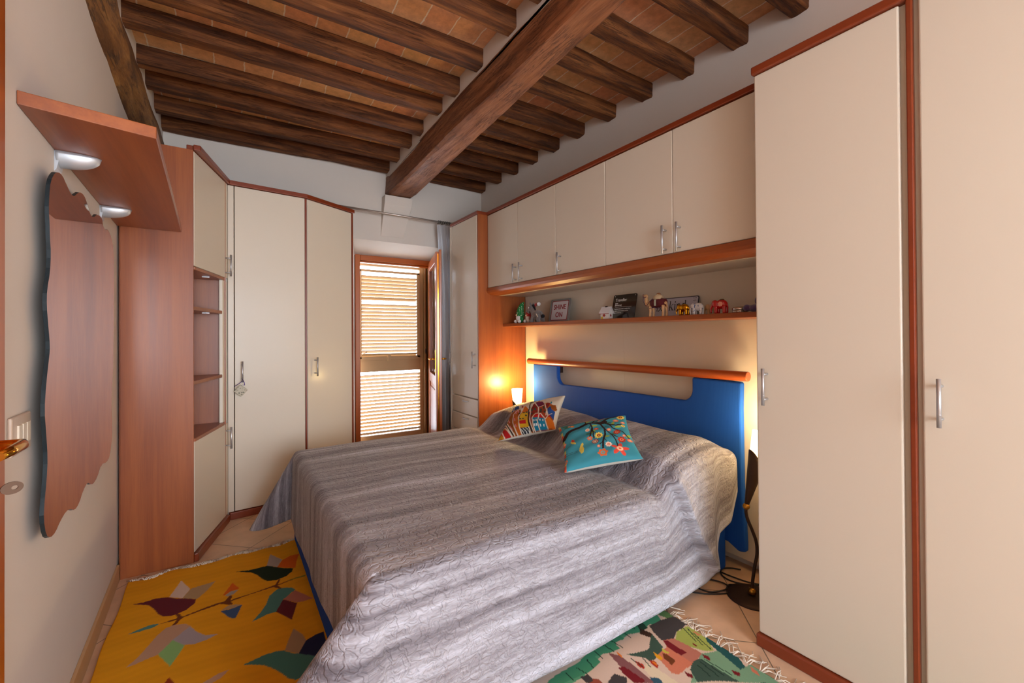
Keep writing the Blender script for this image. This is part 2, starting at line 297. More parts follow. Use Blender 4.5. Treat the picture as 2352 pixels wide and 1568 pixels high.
RUG1=(("dgreen",((0.03,2.827),(0.091,2.816),(0.139,2.819),(0.182,2.814),(0.222,2.767),(0.263,2.729),(0.299,2.708),(0.29,2.67),(0.259,2.638),(0.216,2.628),(0.171,2.646),(0.148,2.687),(0.125,2.747),(0.101,2.786),(0.065,2.807))),("lgrey",((0.211,2.943),(0.259,2.839),(0.225,2.766),(0.179,2.816))),("orange",((0.225,2.766),(0.259,2.832),(0.304,2.859),(0.351,2.851),(0.324,2.774),(0.31,2.705),(0.263,2.732))),("brown",((0.224,2.629),(0.232,2.624),(0.218,2.578),(0.313,2.589),(0.312,2.585),(0.217,2.568),(0.235,2.524),(0.23,2.52),(0.196,2.568),(0.106,2.553),(0.013,2.542),(0.024,2.51),(0.012,2.512),(-0.015,2.536),(-0.033,2.548),(-0.076,2.536),(-0.119,2.527),(-0.168,2.518),(-0.182,2.504),(-0.197,2.464),(-0.209,2.475),(-0.193,2.516),(-0.253,2.519),(-0.253,2.524),(-0.194,2.529),(-0.198,2.552),(-0.21,2.575),(-0.19,2.564),(-0.173,2.528),(-0.128,2.537),(-0.042,2.564),(-0.015,2.56),(0.008,2.601),(0.018,2.593),(0.012,2.555),(0.107,2.56),(0.182,2.578),(0.207,2.585))),("olive",((0.254,2.588),(0.341,2.599),(0.355,2.6),(0.344,2.581),(0.301,2.582))),("maroon",((-0.394,2.776),(-0.35,2.769),(-0.309,2.777),(-0.255,2.755),(-0.217,2.716),(-0.18,2.692),(-0.134,2.654),(-0.136,2.617),(-0.164,2.579),(-0.193,2.568),(-0.221,2.566),(-0.251,2.58),(-0.274,2.615),(-0.302,2.681),(-0.328,2.727),(-0.36,2.752))),("cream",((-0.208,2.893),(-0.167,2.775),(-0.194,2.703),(-0.25,2.752))),("beige",((-0.194,2.703),(-0.163,2.778),(-0.06,2.8),(-0.1,2.707),(-0.131,2.654))),("teal",((0.087,2.306),(0.125,2.357),(0.156,2.417),(0.175,2.49),(0.213,2.533),(0.248,2.524),(0.276,2.503),(0.291,2.475),(0.255,2.443),(0.227,2.417),(0.186,2.326),(0.15,2.326),(0.123,2.315))),("pink",((0.228,2.42),(0.288,2.469),(0.32,2.404),(0.347,2.345),(0.312,2.342),(0.279,2.351))),("maroon",((0.228,2.42),(0.278,2.348),(0.238,2.224),(0.186,2.327))),("orange",((0.014,2.724),(0.047,2.644),(0.008,2.641),(-0.017,2.618),(-0.023,2.628))),("lgrey",((-0.015,2.617),(0.008,2.641),(0.042,2.634),(0.022,2.603),(-0.001,2.599))),("beige",((-0.025,2.484),(0.003,2.513),(0.03,2.502),(0.06,2.481),(0.026,2.473))),("blue",((-0.027,2.478),(0.026,2.473),(0.061,2.48),(0.029,2.382),(0.018,2.384),(0.001,2.41),(-0.014,2.451))),("teal",((-0.363,2.507),(-0.33,2.521),(-0.289,2.534),(-0.255,2.523),(-0.278,2.505),(-0.323,2.5))),("taupe",((-0.342,2.261),(-0.308,2.305),(-0.278,2.371),(-0.255,2.429),(-0.229,2.472),(-0.198,2.478),(-0.156,2.456),(-0.14,2.426),(-0.196,2.361),(-0.22,2.302),(-0.246,2.278),(-0.28,2.272),(-0.313,2.262))),("lilac",((-0.2,2.359),(-0.14,2.426),(-0.117,2.363),(-0.086,2.312),(-0.04,2.292),(-0.077,2.277),(-0.122,2.276),(-0.165,2.298))),("mint",((-0.199,2.357),(-0.157,2.291),(-0.196,2.174),(-0.244,2.28))),("beige2",((0.239,2.151),(0.269,2.089),(0.28,2.04),(0.244,1.963),(0.198,2.02),(0.215,2.084))),("navy",((0.28,2.04),(0.317,2.057),(0.353,2.058),(0.351,1.993),(0.314,1.906),(0.241,1.966))),("teal2",((0.048,2.024),(0.084,2.033),(0.123,2.04),(0.163,2.036),(0.194,2.021),(0.223,1.985),(0.259,1.953),(0.314,1.906),(0.307,1.864),(0.282,1.833),(0.249,1.822),(0.212,1.824),(0.192,1.847),(0.174,1.892),(0.147,1.942),(0.12,1.98),(0.083,2.006))),("brown",((0.236,1.824),(0.248,1.826),(0.234,1.764),(0.224,1.77))),("rust",((-0.19,2.107),(-0.168,2.061),(-0.2,2.051),(-0.199,2.081))),("taupe",((0.006,2.023),(-0.019,1.993),(-0.067,1.975),(-0.094,1.981),(-0.074,2.005),(-0.033,2.022))))
RUG2=(("seag",((1.651,1.397),(0.881,1.297),(0.964,1.243),(1.403,1.322),(1.589,1.329))),("green",((1.654,1.382),(1.527,1.371),(1.37,1.355),(1.248,1.345),(1.108,1.338),(0.96,1.32),(0.962,1.281),(1.143,1.28),(1.226,1.259),(1.23,1.31),(1.298,1.284),(1.413,1.285),(1.406,1.341),(1.498,1.29),(1.559,1.304),(1.634,1.3),(1.653,1.334))),("dkgreen",((1.524,1.384),(1.563,1.37),(1.544,1.292),(1.51,1.293))),("cream",((1.355,1.324),(1.446,1.314),(1.495,1.251),(1.439,1.219),(1.376,1.222),(1.351,1.258),(1.346,1.3))),("lgreen",((1.662,1.389),(1.71,1.396),(1.717,1.353),(1.707,1.262),(1.675,1.261),(1.653,1.334))),("char",((1.562,1.302),(1.634,1.3),(1.671,1.287),(1.721,1.265),(1.707,1.205),(1.63,1.213),(1.576,1.187),(1.53,1.207),(1.543,1.26))),("chart",((1.63,1.213),(1.699,1.2),(1.703,1.154),(1.698,1.105),(1.657,1.054),(1.624,1.076),(1.598,1.122),(1.581,1.183))),("dteal",((1.715,1.136),(1.709,1.068),(1.702,0.97),(1.653,0.9),(1.645,0.938),(1.663,1.022),(1.683,1.096))),("pink",((1.583,1.192),(1.598,1.122),(1.601,1.073),(1.551,1.052),(1.522,1.045),(1.51,1.08),(1.515,1.168),(1.535,1.204))),("dred",((1.535,1.204),(1.549,1.194),(1.554,1.104),(1.523,1.102),(1.511,1.152))),("dkgreen2",((1.448,1.212),(1.531,1.258),(1.501,1.177),(1.463,1.155),(1.393,1.166),(1.387,1.196),(1.339,1.247),(1.432,1.213))),("salmon",((1.434,1.166),(1.515,1.168),(1.522,1.045),(1.432,1.055),(1.412,1.077))),("brown",((1.47,1.16),(1.477,1.146),(1.478,1.101),(1.446,1.096),(1.449,1.137))),("yellow",((1.443,1.187),(1.451,1.145),(1.434,1.139),(1.425,1.158))),("yellow2",((1.489,1.175),(1.495,1.139),(1.482,1.143),(1.478,1.16))),("redleaf",((1.394,1.174),(1.409,1.159),(1.402,1.134),(1.386,1.127),(1.385,1.153))),("orangel",((1.397,1.163),(1.405,1.149),(1.395,1.134),(1.392,1.149))),("redleaf",((1.345,1.202),(1.358,1.171),(1.344,1.146),(1.333,1.171))),("orangel",((1.32,1.279),(1.322,1.254),(1.316,1.226),(1.309,1.249))),("mauve",((1.288,1.29),(1.314,1.254),(1.324,1.177),(1.323,1.095),(1.327,1.074),(1.284,1.102),(1.274,1.202))),("dred",((1.265,1.208),(1.288,1.201),(1.301,1.11),(1.289,1.099),(1.259,1.119),(1.258,1.187))),("cream",((1.138,1.275),(1.271,1.274),(1.265,1.208),(1.255,1.156),(1.167,1.199))),("creamb",((1.373,1.17),(1.385,1.12),(1.396,1.028),(1.327,1.074),(1.34,1.149))),("blueg",((1.327,1.112),(1.351,1.093),(1.349,1.059),(1.319,1.079))),("char",((1.158,1.189),(1.229,1.202),(1.255,1.156),(1.233,1.136))),("rust2",((1.138,1.25),(1.164,1.225),(1.156,1.187),(1.104,1.221))),("char",((1.111,1.276),(1.147,1.269),(1.141,1.231),(1.111,1.236))),("lseag",((1.601,1.073),(1.671,1.045),(1.645,0.938),(1.751,0.919),(1.75,0.793),(1.43,1.005),(1.52,1.038))),("dred",((1.614,0.959),(1.627,0.933),(1.612,0.919),(1.601,0.935))),("salmon",((1.695,0.922),(1.689,0.893),(1.675,0.878),(1.671,0.904))),("dkgreen2",((1.524,1.053),(1.569,1.058),(1.584,0.903),(1.455,0.988),(1.484,1.037))),("dred",((1.459,1.049),(1.47,1.022),(1.459,1.008),(1.447,1.029))),("dred",((1.599,1.069),(1.61,1.049),(1.592,1.025),(1.586,1.051))),("dred",((1.623,1.14),(1.629,1.111),(1.617,1.11))),("salmon",((1.69,1.173),(1.698,1.131),(1.683,1.141))),("brownd",((1.514,1.312),(1.531,1.258),(1.505,1.244),(1.486,1.288))))
RUG2L=(((1.506,1.385),(1.494,1.325)),((1.54,1.374),(1.505,1.296)),((1.436,1.353),(1.433,1.302)),((1.351,1.336),(1.359,1.281)),((1.304,1.338),(1.313,1.283)),((1.247,1.327),(1.247,1.28)),((1.192,1.326),(1.185,1.278)),((1.131,1.322),(1.143,1.272)),((1.081,1.321),(1.08,1.272)),((1.671,1.207),(1.646,1.13)),((1.683,1.188),(1.648,1.099)),((1.68,1.159),(1.655,1.065)),((1.571,1.048),(1.564,0.951)),((1.553,1.042),(1.545,0.956)),((1.529,1.032),(1.519,0.973)),((1.58,1.042),(1.592,0.94)),((1.34,1.219),(1.347,1.162)),((1.383,1.2),(1.369,1.147)))
RUG2C=((1.703,1.394),(1.709,1.249),(1.716,0.978),(1.731,0.809))
CUSH1=(("mustard",((0.006,0.006),(0.006,0.13),(0.01,0.252),(0.242,0.002))),("red",((0.001,0.115),(0.039,0.203),(0.183,0.077),(0.242,0.002),(0.118,-0.008))),("violet",((-0.022,0.269),(-0.032,0.364),(0.119,0.183),(0.095,0.189))),("brownor",((0.031,0.446),(-0.043,0.725),(0.059,0.725),(0.253,0.688),(0.284,0.603),(0.296,0.346),(0.428,-0.009),(0.295,0.005),(0.134,0.247))),("orange2",((0.19,0.303),(0.117,0.593),(0.19,0.688),(0.314,0.268),(0.419,-0.013),(0.353,-0.007))),("blue2",((-0.019,0.729),(-0.027,0.942),(0.13,0.979),(0.224,0.725))),("yellow",((0.381,0.106),(0.329,0.264),(0.313,0.524),(0.42,0.599),(0.478,0.405),(0.563,0.05))),("orange",((0.291,0.543),(0.307,0.84),(0.429,0.643),(0.458,0.495))),("red",((0.336,0.262),(0.466,0.261),(0.489,0.171),(0.377,0.176))),("blackw",((0.394,0.074),(0.551,0.081),(0.577,-0.0),(0.439,-0.007))),("dred",((0.499,0.524),(0.512,0.817),(0.593,0.836),(0.746,0.658),(0.837,0.359),(0.848,0.182),(0.628,0.434),(0.576,0.335),(0.601,0.069))),("plum",((0.512,0.817),(0.557,0.859),(0.666,0.807),(0.746,0.658),(0.634,0.597))),("ored",((0.649,0.591),(0.761,0.651),(0.848,0.318),(0.832,0.219),(0.701,0.388))),("cyan",((0.587,0.268),(0.7,0.269),(0.819,0.24),(0.88,0.002),(0.734,0.0),(0.652,0.003))),("red",((0.588,0.285),(0.638,0.391),(0.727,0.375),(0.817,0.249))),("orange",((0.838,0.217),(0.879,0.29),(0.975,0.144),(1.001,-0.002),(0.889,0.013))),("red",((0.845,0.292),(0.918,0.359),(0.969,0.242),(0.938,0.235))),("brownor",((0.834,0.595),(0.947,0.628),(0.99,0.504),(0.981,0.444),(0.881,0.506))),("blue2",((0.825,0.507),(0.875,0.577),(0.908,0.473),(0.982,0.412),(0.983,0.173),(0.859,0.371))),("trunk",((-0.197,0.782),(-0.13,0.757),(-0.073,0.961),(-0.025,0.797),(-0.031,0.597),(0.074,0.335),(0.295,0.005),(0.242,0.002),(0.072,0.263),(-0.047,0.534))),("trunk",((0.334,1.126),(0.642,1.044),(0.568,1.002),(0.489,0.916),(0.449,0.764),(0.488,0.463),(0.538,0.207),(0.642,-0.002),(0.582,0.005),(0.512,0.214),(0.452,0.541),(0.422,0.802))),("orangec",((0.199,1.092),(0.271,1.097),(0.347,0.986),(0.324,0.92),(0.244,0.957),(0.193,1.029))),("orangec",((0.738,1.041),(0.817,1.036),(0.849,0.977),(0.811,0.947),(0.762,0.978))),("red",((0.539,0.969),(0.57,0.953),(0.594,0.83),(0.567,0.834))),("teal3",((0.842,0.717),(0.86,0.734),(0.879,0.673),(0.863,0.63))),("red",((0.224,0.862),(0.254,0.863),(0.292,0.737),(0.263,0.741))))
CUSH1W=(((0.061,0.422),(0.09,0.414),(0.134,0.324),(0.108,0.331)),((0.147,0.24),(0.172,0.234),(0.209,0.159),(0.185,0.164)),((0.184,0.415),(0.211,0.407),(0.249,0.319),(0.224,0.326)),((0.27,0.209),(0.293,0.203),(0.325,0.131),(0.302,0.137)),((0.138,0.665),(0.168,0.654),(0.213,0.544),(0.184,0.554)),((0.186,0.684),(0.216,0.672),(0.259,0.561),(0.231,0.572)),((0.2,0.161),(0.224,0.155),(0.258,0.087),(0.235,0.092)))
CUSH1K=(((0.259,0.552),(0.307,0.535),(0.324,0.49),(0.277,0.506)),((0.335,0.548),(0.382,0.531),(0.396,0.487),(0.351,0.502)),((0.399,0.531),(0.444,0.515),(0.457,0.472),(0.413,0.487)),((0.313,0.358),(0.356,0.345),(0.37,0.308),(0.328,0.32)),((0.37,0.35),(0.412,0.337),(0.425,0.301),(0.384,0.313)),((0.409,0.436),(0.452,0.422),(0.464,0.382),(0.422,0.396)),((0.51,0.553),(0.544,0.54),(0.562,0.468),(0.53,0.48)),((0.567,0.577),(0.601,0.563),(0.617,0.491),(0.585,0.503)),((0.535,0.436),(0.566,0.425),(0.583,0.361),(0.552,0.371)),((0.681,0.554),(0.713,0.542),(0.724,0.471),(0.694,0.483)),((0.726,0.606),(0.757,0.592),(0.768,0.519),(0.738,0.531)),((0.694,0.483),(0.724,0.471),(0.736,0.405),(0.707,0.416)),((0.775,0.452),(0.804,0.441),(0.812,0.378),(0.785,0.388)))
CUSH1B=(((0.615,0.234),(0.638,0.228),(0.651,0.17),(0.629,0.176)),((0.657,0.23),(0.679,0.224),(0.692,0.167),(0.67,0.173)),((0.727,0.226),(0.748,0.22),(0.758,0.164),(0.738,0.17)),((0.778,0.219),(0.799,0.213),(0.808,0.158),(0.788,0.164)),((0.642,0.116),(0.664,0.111),(0.676,0.061),(0.655,0.066)),((0.678,0.115),(0.699,0.109),(0.71,0.059),(0.69,0.064)),((0.746,0.097),(0.766,0.092),(0.775,0.043),(0.756,0.048)),((0.804,0.096),(0.823,0.091),(0.83,0.043),(0.811,0.048)))
CUSH1L=(((0.065,0.337),(0.295,0.005)),((0.044,0.421),(-0.033,0.721),(0.046,0.717)),((0.198,0.3),(0.353,-0.007)),((0.198,0.3),(0.129,0.566),(0.253,0.688)),((0.425,-0.002),(0.381,0.106),(0.294,0.385),(0.303,0.55),(0.312,0.823),(0.445,0.613)),((0.581,-0.008),(0.554,0.08)),((0.629,0.008),(0.557,0.201),(0.481,0.697),(0.53,0.809)),((0.512,0.817),(0.644,0.581),(0.681,0.395)),((0.641,0.594),(0.761,0.651)),((0.657,0.002),(0.587,0.268),(0.64,0.38),(0.727,0.375),(0.819,0.24),(0.88,0.009)),((0.704,0.368),(0.705,0.16),(0.742,0.002)),((0.838,0.217),(0.865,0.312),(0.929,0.354)),((0.819,0.51),(0.865,0.312),(0.832,0.219)),((0.743,0.685),(0.827,0.442),(0.83,0.324)),((-0.019,0.729),(-0.027,0.942)),((0.086,0.702),(0.042,0.972)),((0.13,0.979),(0.224,0.725)),((-0.027,0.253),(0.057,0.232),(0.242,0.002)),((0.004,0.178),(0.12,-0.002)),((0.985,0.141),(0.982,0.423)),((-0.078,0.457),(0.077,0.262),(0.249,0.0)))
C2BR=((34,((0.026,0.597),(0.105,0.705),(0.252,0.778),(0.41,0.833),(0.49,0.834),(0.604,0.79),(0.686,0.799))),(22,((0.604,0.79),(0.72,0.877),(0.836,0.95),(0.951,1.006))),(10,((0.49,0.834),(0.539,0.953),(0.583,1.031))),(8,((0.519,0.887),(0.61,0.948))),(10,((0.4,0.836),(0.402,0.924),(0.4,0.979))),(12,((0.674,0.785),(0.747,0.693),(0.828,0.651),(0.916,0.692))),(9,((0.718,0.754),(0.769,0.601),(0.885,0.499),(0.948,0.35))),(12,((0.465,0.798),(0.478,0.691),(0.417,0.479))),(9,((0.478,0.691),(0.467,0.432))),(14,((0.617,0.751),(0.651,0.604),(0.638,0.477),(0.579,0.305),(0.556,0.206))),(9,((0.645,0.623),(0.723,0.467),(0.76,0.313),(0.754,0.192))),(7,((0.723,0.467),(0.793,0.382))),(6,((0.601,0.376),(0.626,0.306))),(7,((0.579,0.305),(0.526,0.275))),(6,((0.479,0.759),(0.429,0.689))),(6,((0.473,0.592),(0.509,0.516))),(8,((0.74,0.871),(0.775,0.951))),(6,((0.801,0.924),(0.865,0.886))),(5,((0.663,0.668),(0.725,0.632))),(2.5,((0.001,0.339),(0.111,0.398))),(2.5,((0.013,0.268),(0.224,0.251))),(2.5,((0.009,0.232),(0.221,0.229))),(2.5,((0.046,0.807),(0.144,0.881))))
C2FL=(("pinkf",0.038,(0.66,0.969)),("coral",0.018,(0.602,0.897)),("coral",0.027,(0.773,0.998)),("yel",0.043,(0.922,0.904)),("coral",0.032,(0.843,0.803)),("coral",0.025,(0.936,0.738)),("pale",0.027,(0.404,0.655)),("red",0.027,(0.532,0.627)),("coral",0.032,(0.418,0.964)),("coral",0.025,(0.71,0.578)),("redo",0.041,(0.811,0.497)),("yel",0.045,(0.544,0.46)),("orangef",0.031,(0.406,0.442)),("ring",0.04,(0.471,0.353)),("redo",0.043,(0.839,0.328)),("coralp",0.034,(0.642,0.24)),("orangef",0.05,(0.536,0.123)),("star",0.065,(0.767,0.143)),("coral",0.018,(0.892,0.399)),("coral",0.029,(0.943,0.305)),("coral",0.018,(0.503,0.244)),("yel",0.022,(0.928,0.654)),("coral",0.018,(0.153,0.874)),("oran",0.023,(0.197,0.864)),("coral",0.022,(0.025,0.486)),("orangef",0.027,(0.021,0.128)))
C2LF=(((0.511,0.971),0),((0.514,0.731),0.2),((0.441,0.912),0.5),((0.409,0.554),-0.5),((0.645,0.41),0.3),((0.72,0.762),0),((0.79,0.714),1.2),((0.851,0.618),0.2),((0.752,0.466),0.1),((0.618,1.057),0.4),((0.847,1.002),0.1),((0.097,0.913),-0.6),((0.121,0.853),-0.4),((0.95,0.398),0.8),((0.48,0.574),0.8))
C2BIRD=((0.27,0.351),(0.292,0.375),(0.302,0.333),(0.287,0.3),(0.298,0.237),(0.283,0.175),(0.25,0.17),(0.229,0.227),(0.232,0.278))
C2BUG=(((0.114,0.475),(0.135,0.492),(0.172,0.442),(0.198,0.403),(0.189,0.382),(0.141,0.42)),((0.13,0.502),(0.153,0.519),(0.182,0.478),(0.182,0.439),(0.137,0.468)))

# ------------------------------------------------------------------ room shell
XR, YB, ZT, YF = 2.45, 4.391, 3.035, -2.8
def WX(y): return -.499+.0306*(3.085-y)           # left wall surface
def struct(mb, name, mat, **k): return tag(mb.build(name, mat, **k), kind='structure')
struct(MB().box(-.75, 2.8, YF-.2, YB+.9, -.12, 0), 'floor', M_floor)
struct(MB().prism([(WX(YF), YF), (WX(YF)-.18, YF), (WX(5.3)-.14, 5.3), (WX(5.3), 5.3)], 0, 3.2), 'wall_left', M_plaster)
struct(MB().prism([(WX(YF), YF), (-.49, YF), (-.49, YB), (-.428, YB), (-.455, 3.0), (-.47, YF)], 2.80, 3.034), 'trim_1', M_plaster)   # plaster infill over the wall plate
struct(MB().box(XR, XR+.2, YF, YB+.2, 0, 3.2), 'wall_right', M_plaster)
# back wall with splayed window-door opening
wb = MB()
wb.box(-.8, 1.02, YB, YB+.36, 0, 3.2).box(1.99, XR+.2, YB, YB+.36, 0, 3.2)
wb.prism([(YB, 2.255), (YB+.36, 2.165), (YB+.36, 3.2), (YB, 3.2)], 1.02, 1.99, 'yz')
wb.prism([(1.02, YB), (1.12, YB+.36), (1.02, YB+.36)], 0, 2.255)
struct(wb, 'wall_back', M_plaster)
# front wall behind the viewer, with an unseen opening added for fill light
wf = MB(); wf.box(-.6, .0, YF-.2, YF, 0, 3.2).box(1.4, XR+.2, YF-.2, YF, 0, 3.2).box(0, 1.4, YF-.2, YF, 0, .7).box(0, 1.4, YF-.2, YF, 2.3, 3.2)
struct(wf, 'wall_front', M_plaster)
struct(MB().box(-.8, 2.7, YF-.2, YB+.4, ZT, ZT+.12), 'ceiling', M_terra)
M_base = flat('skirting_tile', (196, 156, 112), rough=.5, noise_amt=.05)
struct(MB().prism([(WX(1.56)+.012, 1.56), (WX(1.56), 1.56), (WX(3.118), 3.118), (WX(3.118)+.012, 3.118)], 0, .085), 'baseboard_left', M_base, bevel=.002)
struct(MB().box(XR-.012, XR, YF, .6, 0, .085), 'baseboard_right', M_base)
# corbel under the main beam
cb = MB()
c0 = [(1.305, YB, 2.70), (1.585, YB, 2.70), (1.585, YB-.115, 2.70), (1.305, YB-.115, 2.70)]
cm = [(1.303, YB, 2.62), (1.588, YB, 2.61), (1.580, YB-.105, 2.61), (1.303, YB-.105, 2.62)]
c1 = [(1.292, YB, 2.31), (1.52, YB, 2.31), (1.52, YB-.004, 2.31), (1.292, YB-.004, 2.31)]
vs = c0+cm+c1
cb.add(vs, [(0, 1, 2, 3), (8, 9, 10, 11)]+[(k*4+i, k*4+(i+1) % 4, k*4+4+(i+1) % 4, k*4+4+i) for k in (0, 1) for i in range(4)])
tag(cb.build('corbel', M_plaster, bevel=.01, seg=3), 'white plastered wedge corbel under the end of the main beam', 'corbel')

# rough hewn timber between two end points
def timber(name, p0, p1, sec, mat, seed, amp=.008, seg=.05, taper=0, chamfer=.25):
    """sec: list of (side, up) corner offsets going round; side axis is horizontal"""
    rnd = random.Random(seed); p0 = Vector(p0); p1 = Vector(p1); d = (p1-p0); Lh = d.length; d.normalize()
    side = Vector((d.y, -d.x, 0)).normalized(); up = Vector((0, 0, 1))
    ring = []
    n = len(sec)
    for i in range(n):
        a = Vector(sec[i]); b = Vector(sec[(i+1) % n]); pv = Vector(sec[i-1])
        e1 = (pv-a); e2 = (b-a); c = chamfer*min(e1.length, e2.length)*.35
        ring.append(a+e1.normalized()*c); ring.append(a+e2.normalized()*c)
        m = 4
        for k in range(1, m):
            t = k/m; q0 = a+e2.normalized()*c; q1 = b-e2.normalized()*c; ring.append(q0.lerp(q1, t))
    nr = len(ring); ns = max(3, int(Lh/seg)); vs = []
    off = Vector((seed*7.3, seed*3.1, seed*1.7))
    for i in range(ns+1):
        t = i/ns; c = p0+d*(Lh*t)
        c = c+side*(noise.noise(Vector((t*2.2, 0, 0))+off)*amp*1.6)+up*(noise.noise(Vector((t*1.7, 5, 0))+off)*amp*.8)
        for q in ring:
            s = 1+noise.noise(Vector((t*Lh*3, q[0]*20, q[1]*20))+off)*amp*9+noise.noise(Vector((t*Lh*14, q[0]*60, q[1]*60))+off)*amp*3.5
            vs.append(c+side*q[0]*s+up*(q[1]*s if q[1] < 0.02 else q[1]))
    fs = [(i*nr+j, i*nr+(j+1) % nr, (i+1)*nr+(j+1) % nr, (i+1)*nr+j) for i in range(ns) for j in range(nr)]
    mb = MB(); mb.add(vs, fs, False); mb.add(vs[:nr], [tuple(range(nr))]); mb.add(vs[-nr:], [tuple(range(nr))])
    return mb.build(name, mat)
# main beam: centre moves, section .26 wide x .24
def beamL(y): return 1.34-.022*(4.4-y)
def beamR(y): return 1.60-.060*(4.4-y)
yb0, yb1 = 4.385, -1.6
bv = []; nsec = 70; off = Vector((3, 9, 2))
nr = 0
for i in range(nsec+1):
    t = i/nsec; y = yb0+(yb1-yb0)*t; xl = beamL(y); xr = beamR(y); zb, zt = 2.70, 2.905
    pts = []
    m = 8
    ch = .018+.02*max(0, noise.noise(Vector((y*1.3, 2, 1))))
    for k in range(m+1): pts.append((xl, zt+(zb+ch-zt)*k/m, -1, 0))
    for k in range(m+1): pts.append((xl+ch+(xr-xl-2*ch)*k/m, zb, 0, -1))
    for k in range(m+1): pts.append((xr, zb+ch+(zt-zb-ch)*k/m, 1, 0))
    endr = min(1, t*26)
    for x, z, nx, nz in pts:
        a = noise.noise(Vector((x*5, y*1.6, z*5))+off)*.014+noise.noise(Vector((x*26, y*9, z*26))+off)*.004
        zz = z+nz*a
        if i < 3 and z < 2.74: zz += (3-i)*.006
        bv.append((x+nx*a, y, zz))
    nr = len(pts)
mb = MB(); mb.add(bv, [(i*nr+j, i*nr+(j+1) % nr, (i+1)*nr+(j+1) % nr, (i+1)*nr+j) for i in range(nsec) for j in range(nr)], False)
mb.add(bv[:nr], [tuple(range(nr))]); mb.add(bv[-nr:], [tuple(range(nr))])
tag(mb.build('ceiling_beam', M_beam), 'thick old main ceiling beam of reddish brown wood running above the bed', 'beam')
# plaster fill on top of the beam, between the joists
mb = MB(); mb.prism([(beamL(4.39)+.006, 4.39), (beamR(4.39)-.03, 4.39), (beamR(YF)-.03, YF), (beamL(YF)-.006, YF)], 2.885, ZT-.001)
struct(mb, 'trim_2', M_plaster)
# wall plate along left wall
pv = []; ns = 60
for i in range(ns+1):
    y = 4.38+(YF+.1-4.38)*i/ns; wx = WX(y)
    A = (wx-.02, 2.63); B = (wx+.01, 2.655); C = (wx+.085, 2.71); D = (-.412-.006*(3.5-y)*.3, 2.80); E = (wx-.02, 2.83)
    for k, (x, z) in enumerate([A, B, (B[0]*.66+C[0]*.34, B[1]*.66+C[1]*.34), (B[0]*.33+C[0]*.67, B[1]*.33+C[1]*.67), C, ((C[0]+D[0])/2+.004, (C[1]+D[1])/2), D, E]):
        a = (noise.noise(Vector((k*.7, y*3.2, 4)))*.014+noise.noise(Vector((k*2.1, y*15, 1)))*.006) if 0 < k < 7 else 0
        pv.append((x+a, y, z-a*.6))
mb = MB(); mb.add(pv, [(i*8+j, i*8+(j+1) % 8, (i+1)*8+(j+1) % 8, (i+1)*8+j) for i in range(ns) for j in range(8)], True)
mb.add(pv[:8], [tuple(range(8))]); mb.add(pv[-8:], [tuple(range(8))])
tag(mb.build('wall_plate_beam', M_plate), 'rough worm-eaten timber running along the top of the left wall', 'beam')
# joists
ORD = ['first', 'second', 'third', 'fourth', 'fifth', 'sixth', 'seventh', 'eighth', 'ninth', 'tenth', 'eleventh']
def joist(x0, x1, y, y1, seed, lab, grp):
    rnd = random.Random(seed); w = .046+rnd.random()*.008; h = .098+rnd.random()*.008
    o = timber('ceiling_joist', (x0, y, ZT), (x1, y1, ZT), [(-w, .0), (w, .0), (w*.94, -h), (-w*.94, -h)], M_joist, seed, amp=.0075)
    tag(o, lab, 'joist', grp)
LY = [4.315, 3.99, 3.645, 3.365, 2.985, 2.675, 2.35, 1.975, 1.69]
for i, y in enumerate(LY):
    lab = 'dark old joist left of the main beam, lying against the back wall' if i == 0 else 'dark old joist left of the main beam, %s counted from the window wall' % ORD[i]
    joist(-.455, beamL(y)+.02, y+.015, y-.015, 11+i, lab, 'joists left of the main beam')
RY = [4.335, 3.99, 3.665, 3.335, 3.015, 2.69, 2.35, 2.015, 1.695, 1.355, 1.05]
for i, y in enumerate(RY):
    lab = 'dark old joist right of the main beam, lying against the back wall' if i == 0 else 'dark old joist right of the main beam, %s counted from the window wall' % ORD[i]
    joist(1.40, XR+.01, y, y, 41+i, lab, 'joists right of the main beam')

# ------------------------------------------------------------------ window-door in the back wall
YW = YB+.36
wn = empty('window_1', (1.55, YW, 0), None, None); tag(wn, kind='structure')
fr = MB(); 
fr.box(1.12, 1.172, YW-.03, YW+.05, 0, 2.164).box(1.962, 2.012, YW-.03, YW+.05, 0, 2.164)
fr.build('window_frame', M_pine, wn, bevel=.006)
fr = MB(); fr.box(1.173, 1.961, YW-.029, YW+.049, 2.105, 2.163).box(1.173, 1.961, YW-.012, YW+.047, 2.085, 2.104)
fr.build('window_head', M_pinex, wn, bevel=.006)
# shutter outside
sh = empty('louvred_shutter', (1.55, YW+.15, 0), 'tan louvred shutter with small upper flap outside the glass door', 'shutter')
YS = YW+.15
b = MB(); b.box(1.14, 1.20, YS-.02, YS+.02, 0, 2.14).box(1.89, 1.935, YS-.02, YS+.02, 0, 2.14).box(1.20, 1.89, YS-.02, YS+.02, 0, .20).box(1.20, 1.89, YS-.018, YS+.02, .905, 1.06).box(1.20, 1.89, YS-.02, YS+.02, 2.075, 2.14)
b.build('shutter_frame', M_shutter, sh, bevel=.003)
b = MB(); b.box(1.20, 1.222, YS-.035, YS-.01, 1.05, 2.03).box(1.852, 1.888, YS-.035, YS-.01, 1.05, 2.03).box(1.20, 1.888, YS-.035, YS-.01, 1.03, 1.075).box(1.20, 1.888, YS-.035, YS-.01, 2.01, 2.035)
b.build('flap_frame', M_shutter, sh, bevel=.003)
def slat(z, x0, x1, yc, ang=52, w=.05):
    m = MB(Matrix.Translation((0, yc, z)) @ Matrix.Rotation(R(ang), 4, 'X'))
    m.box(x0, x1, -w/2, w/2, -.002, .002); return m
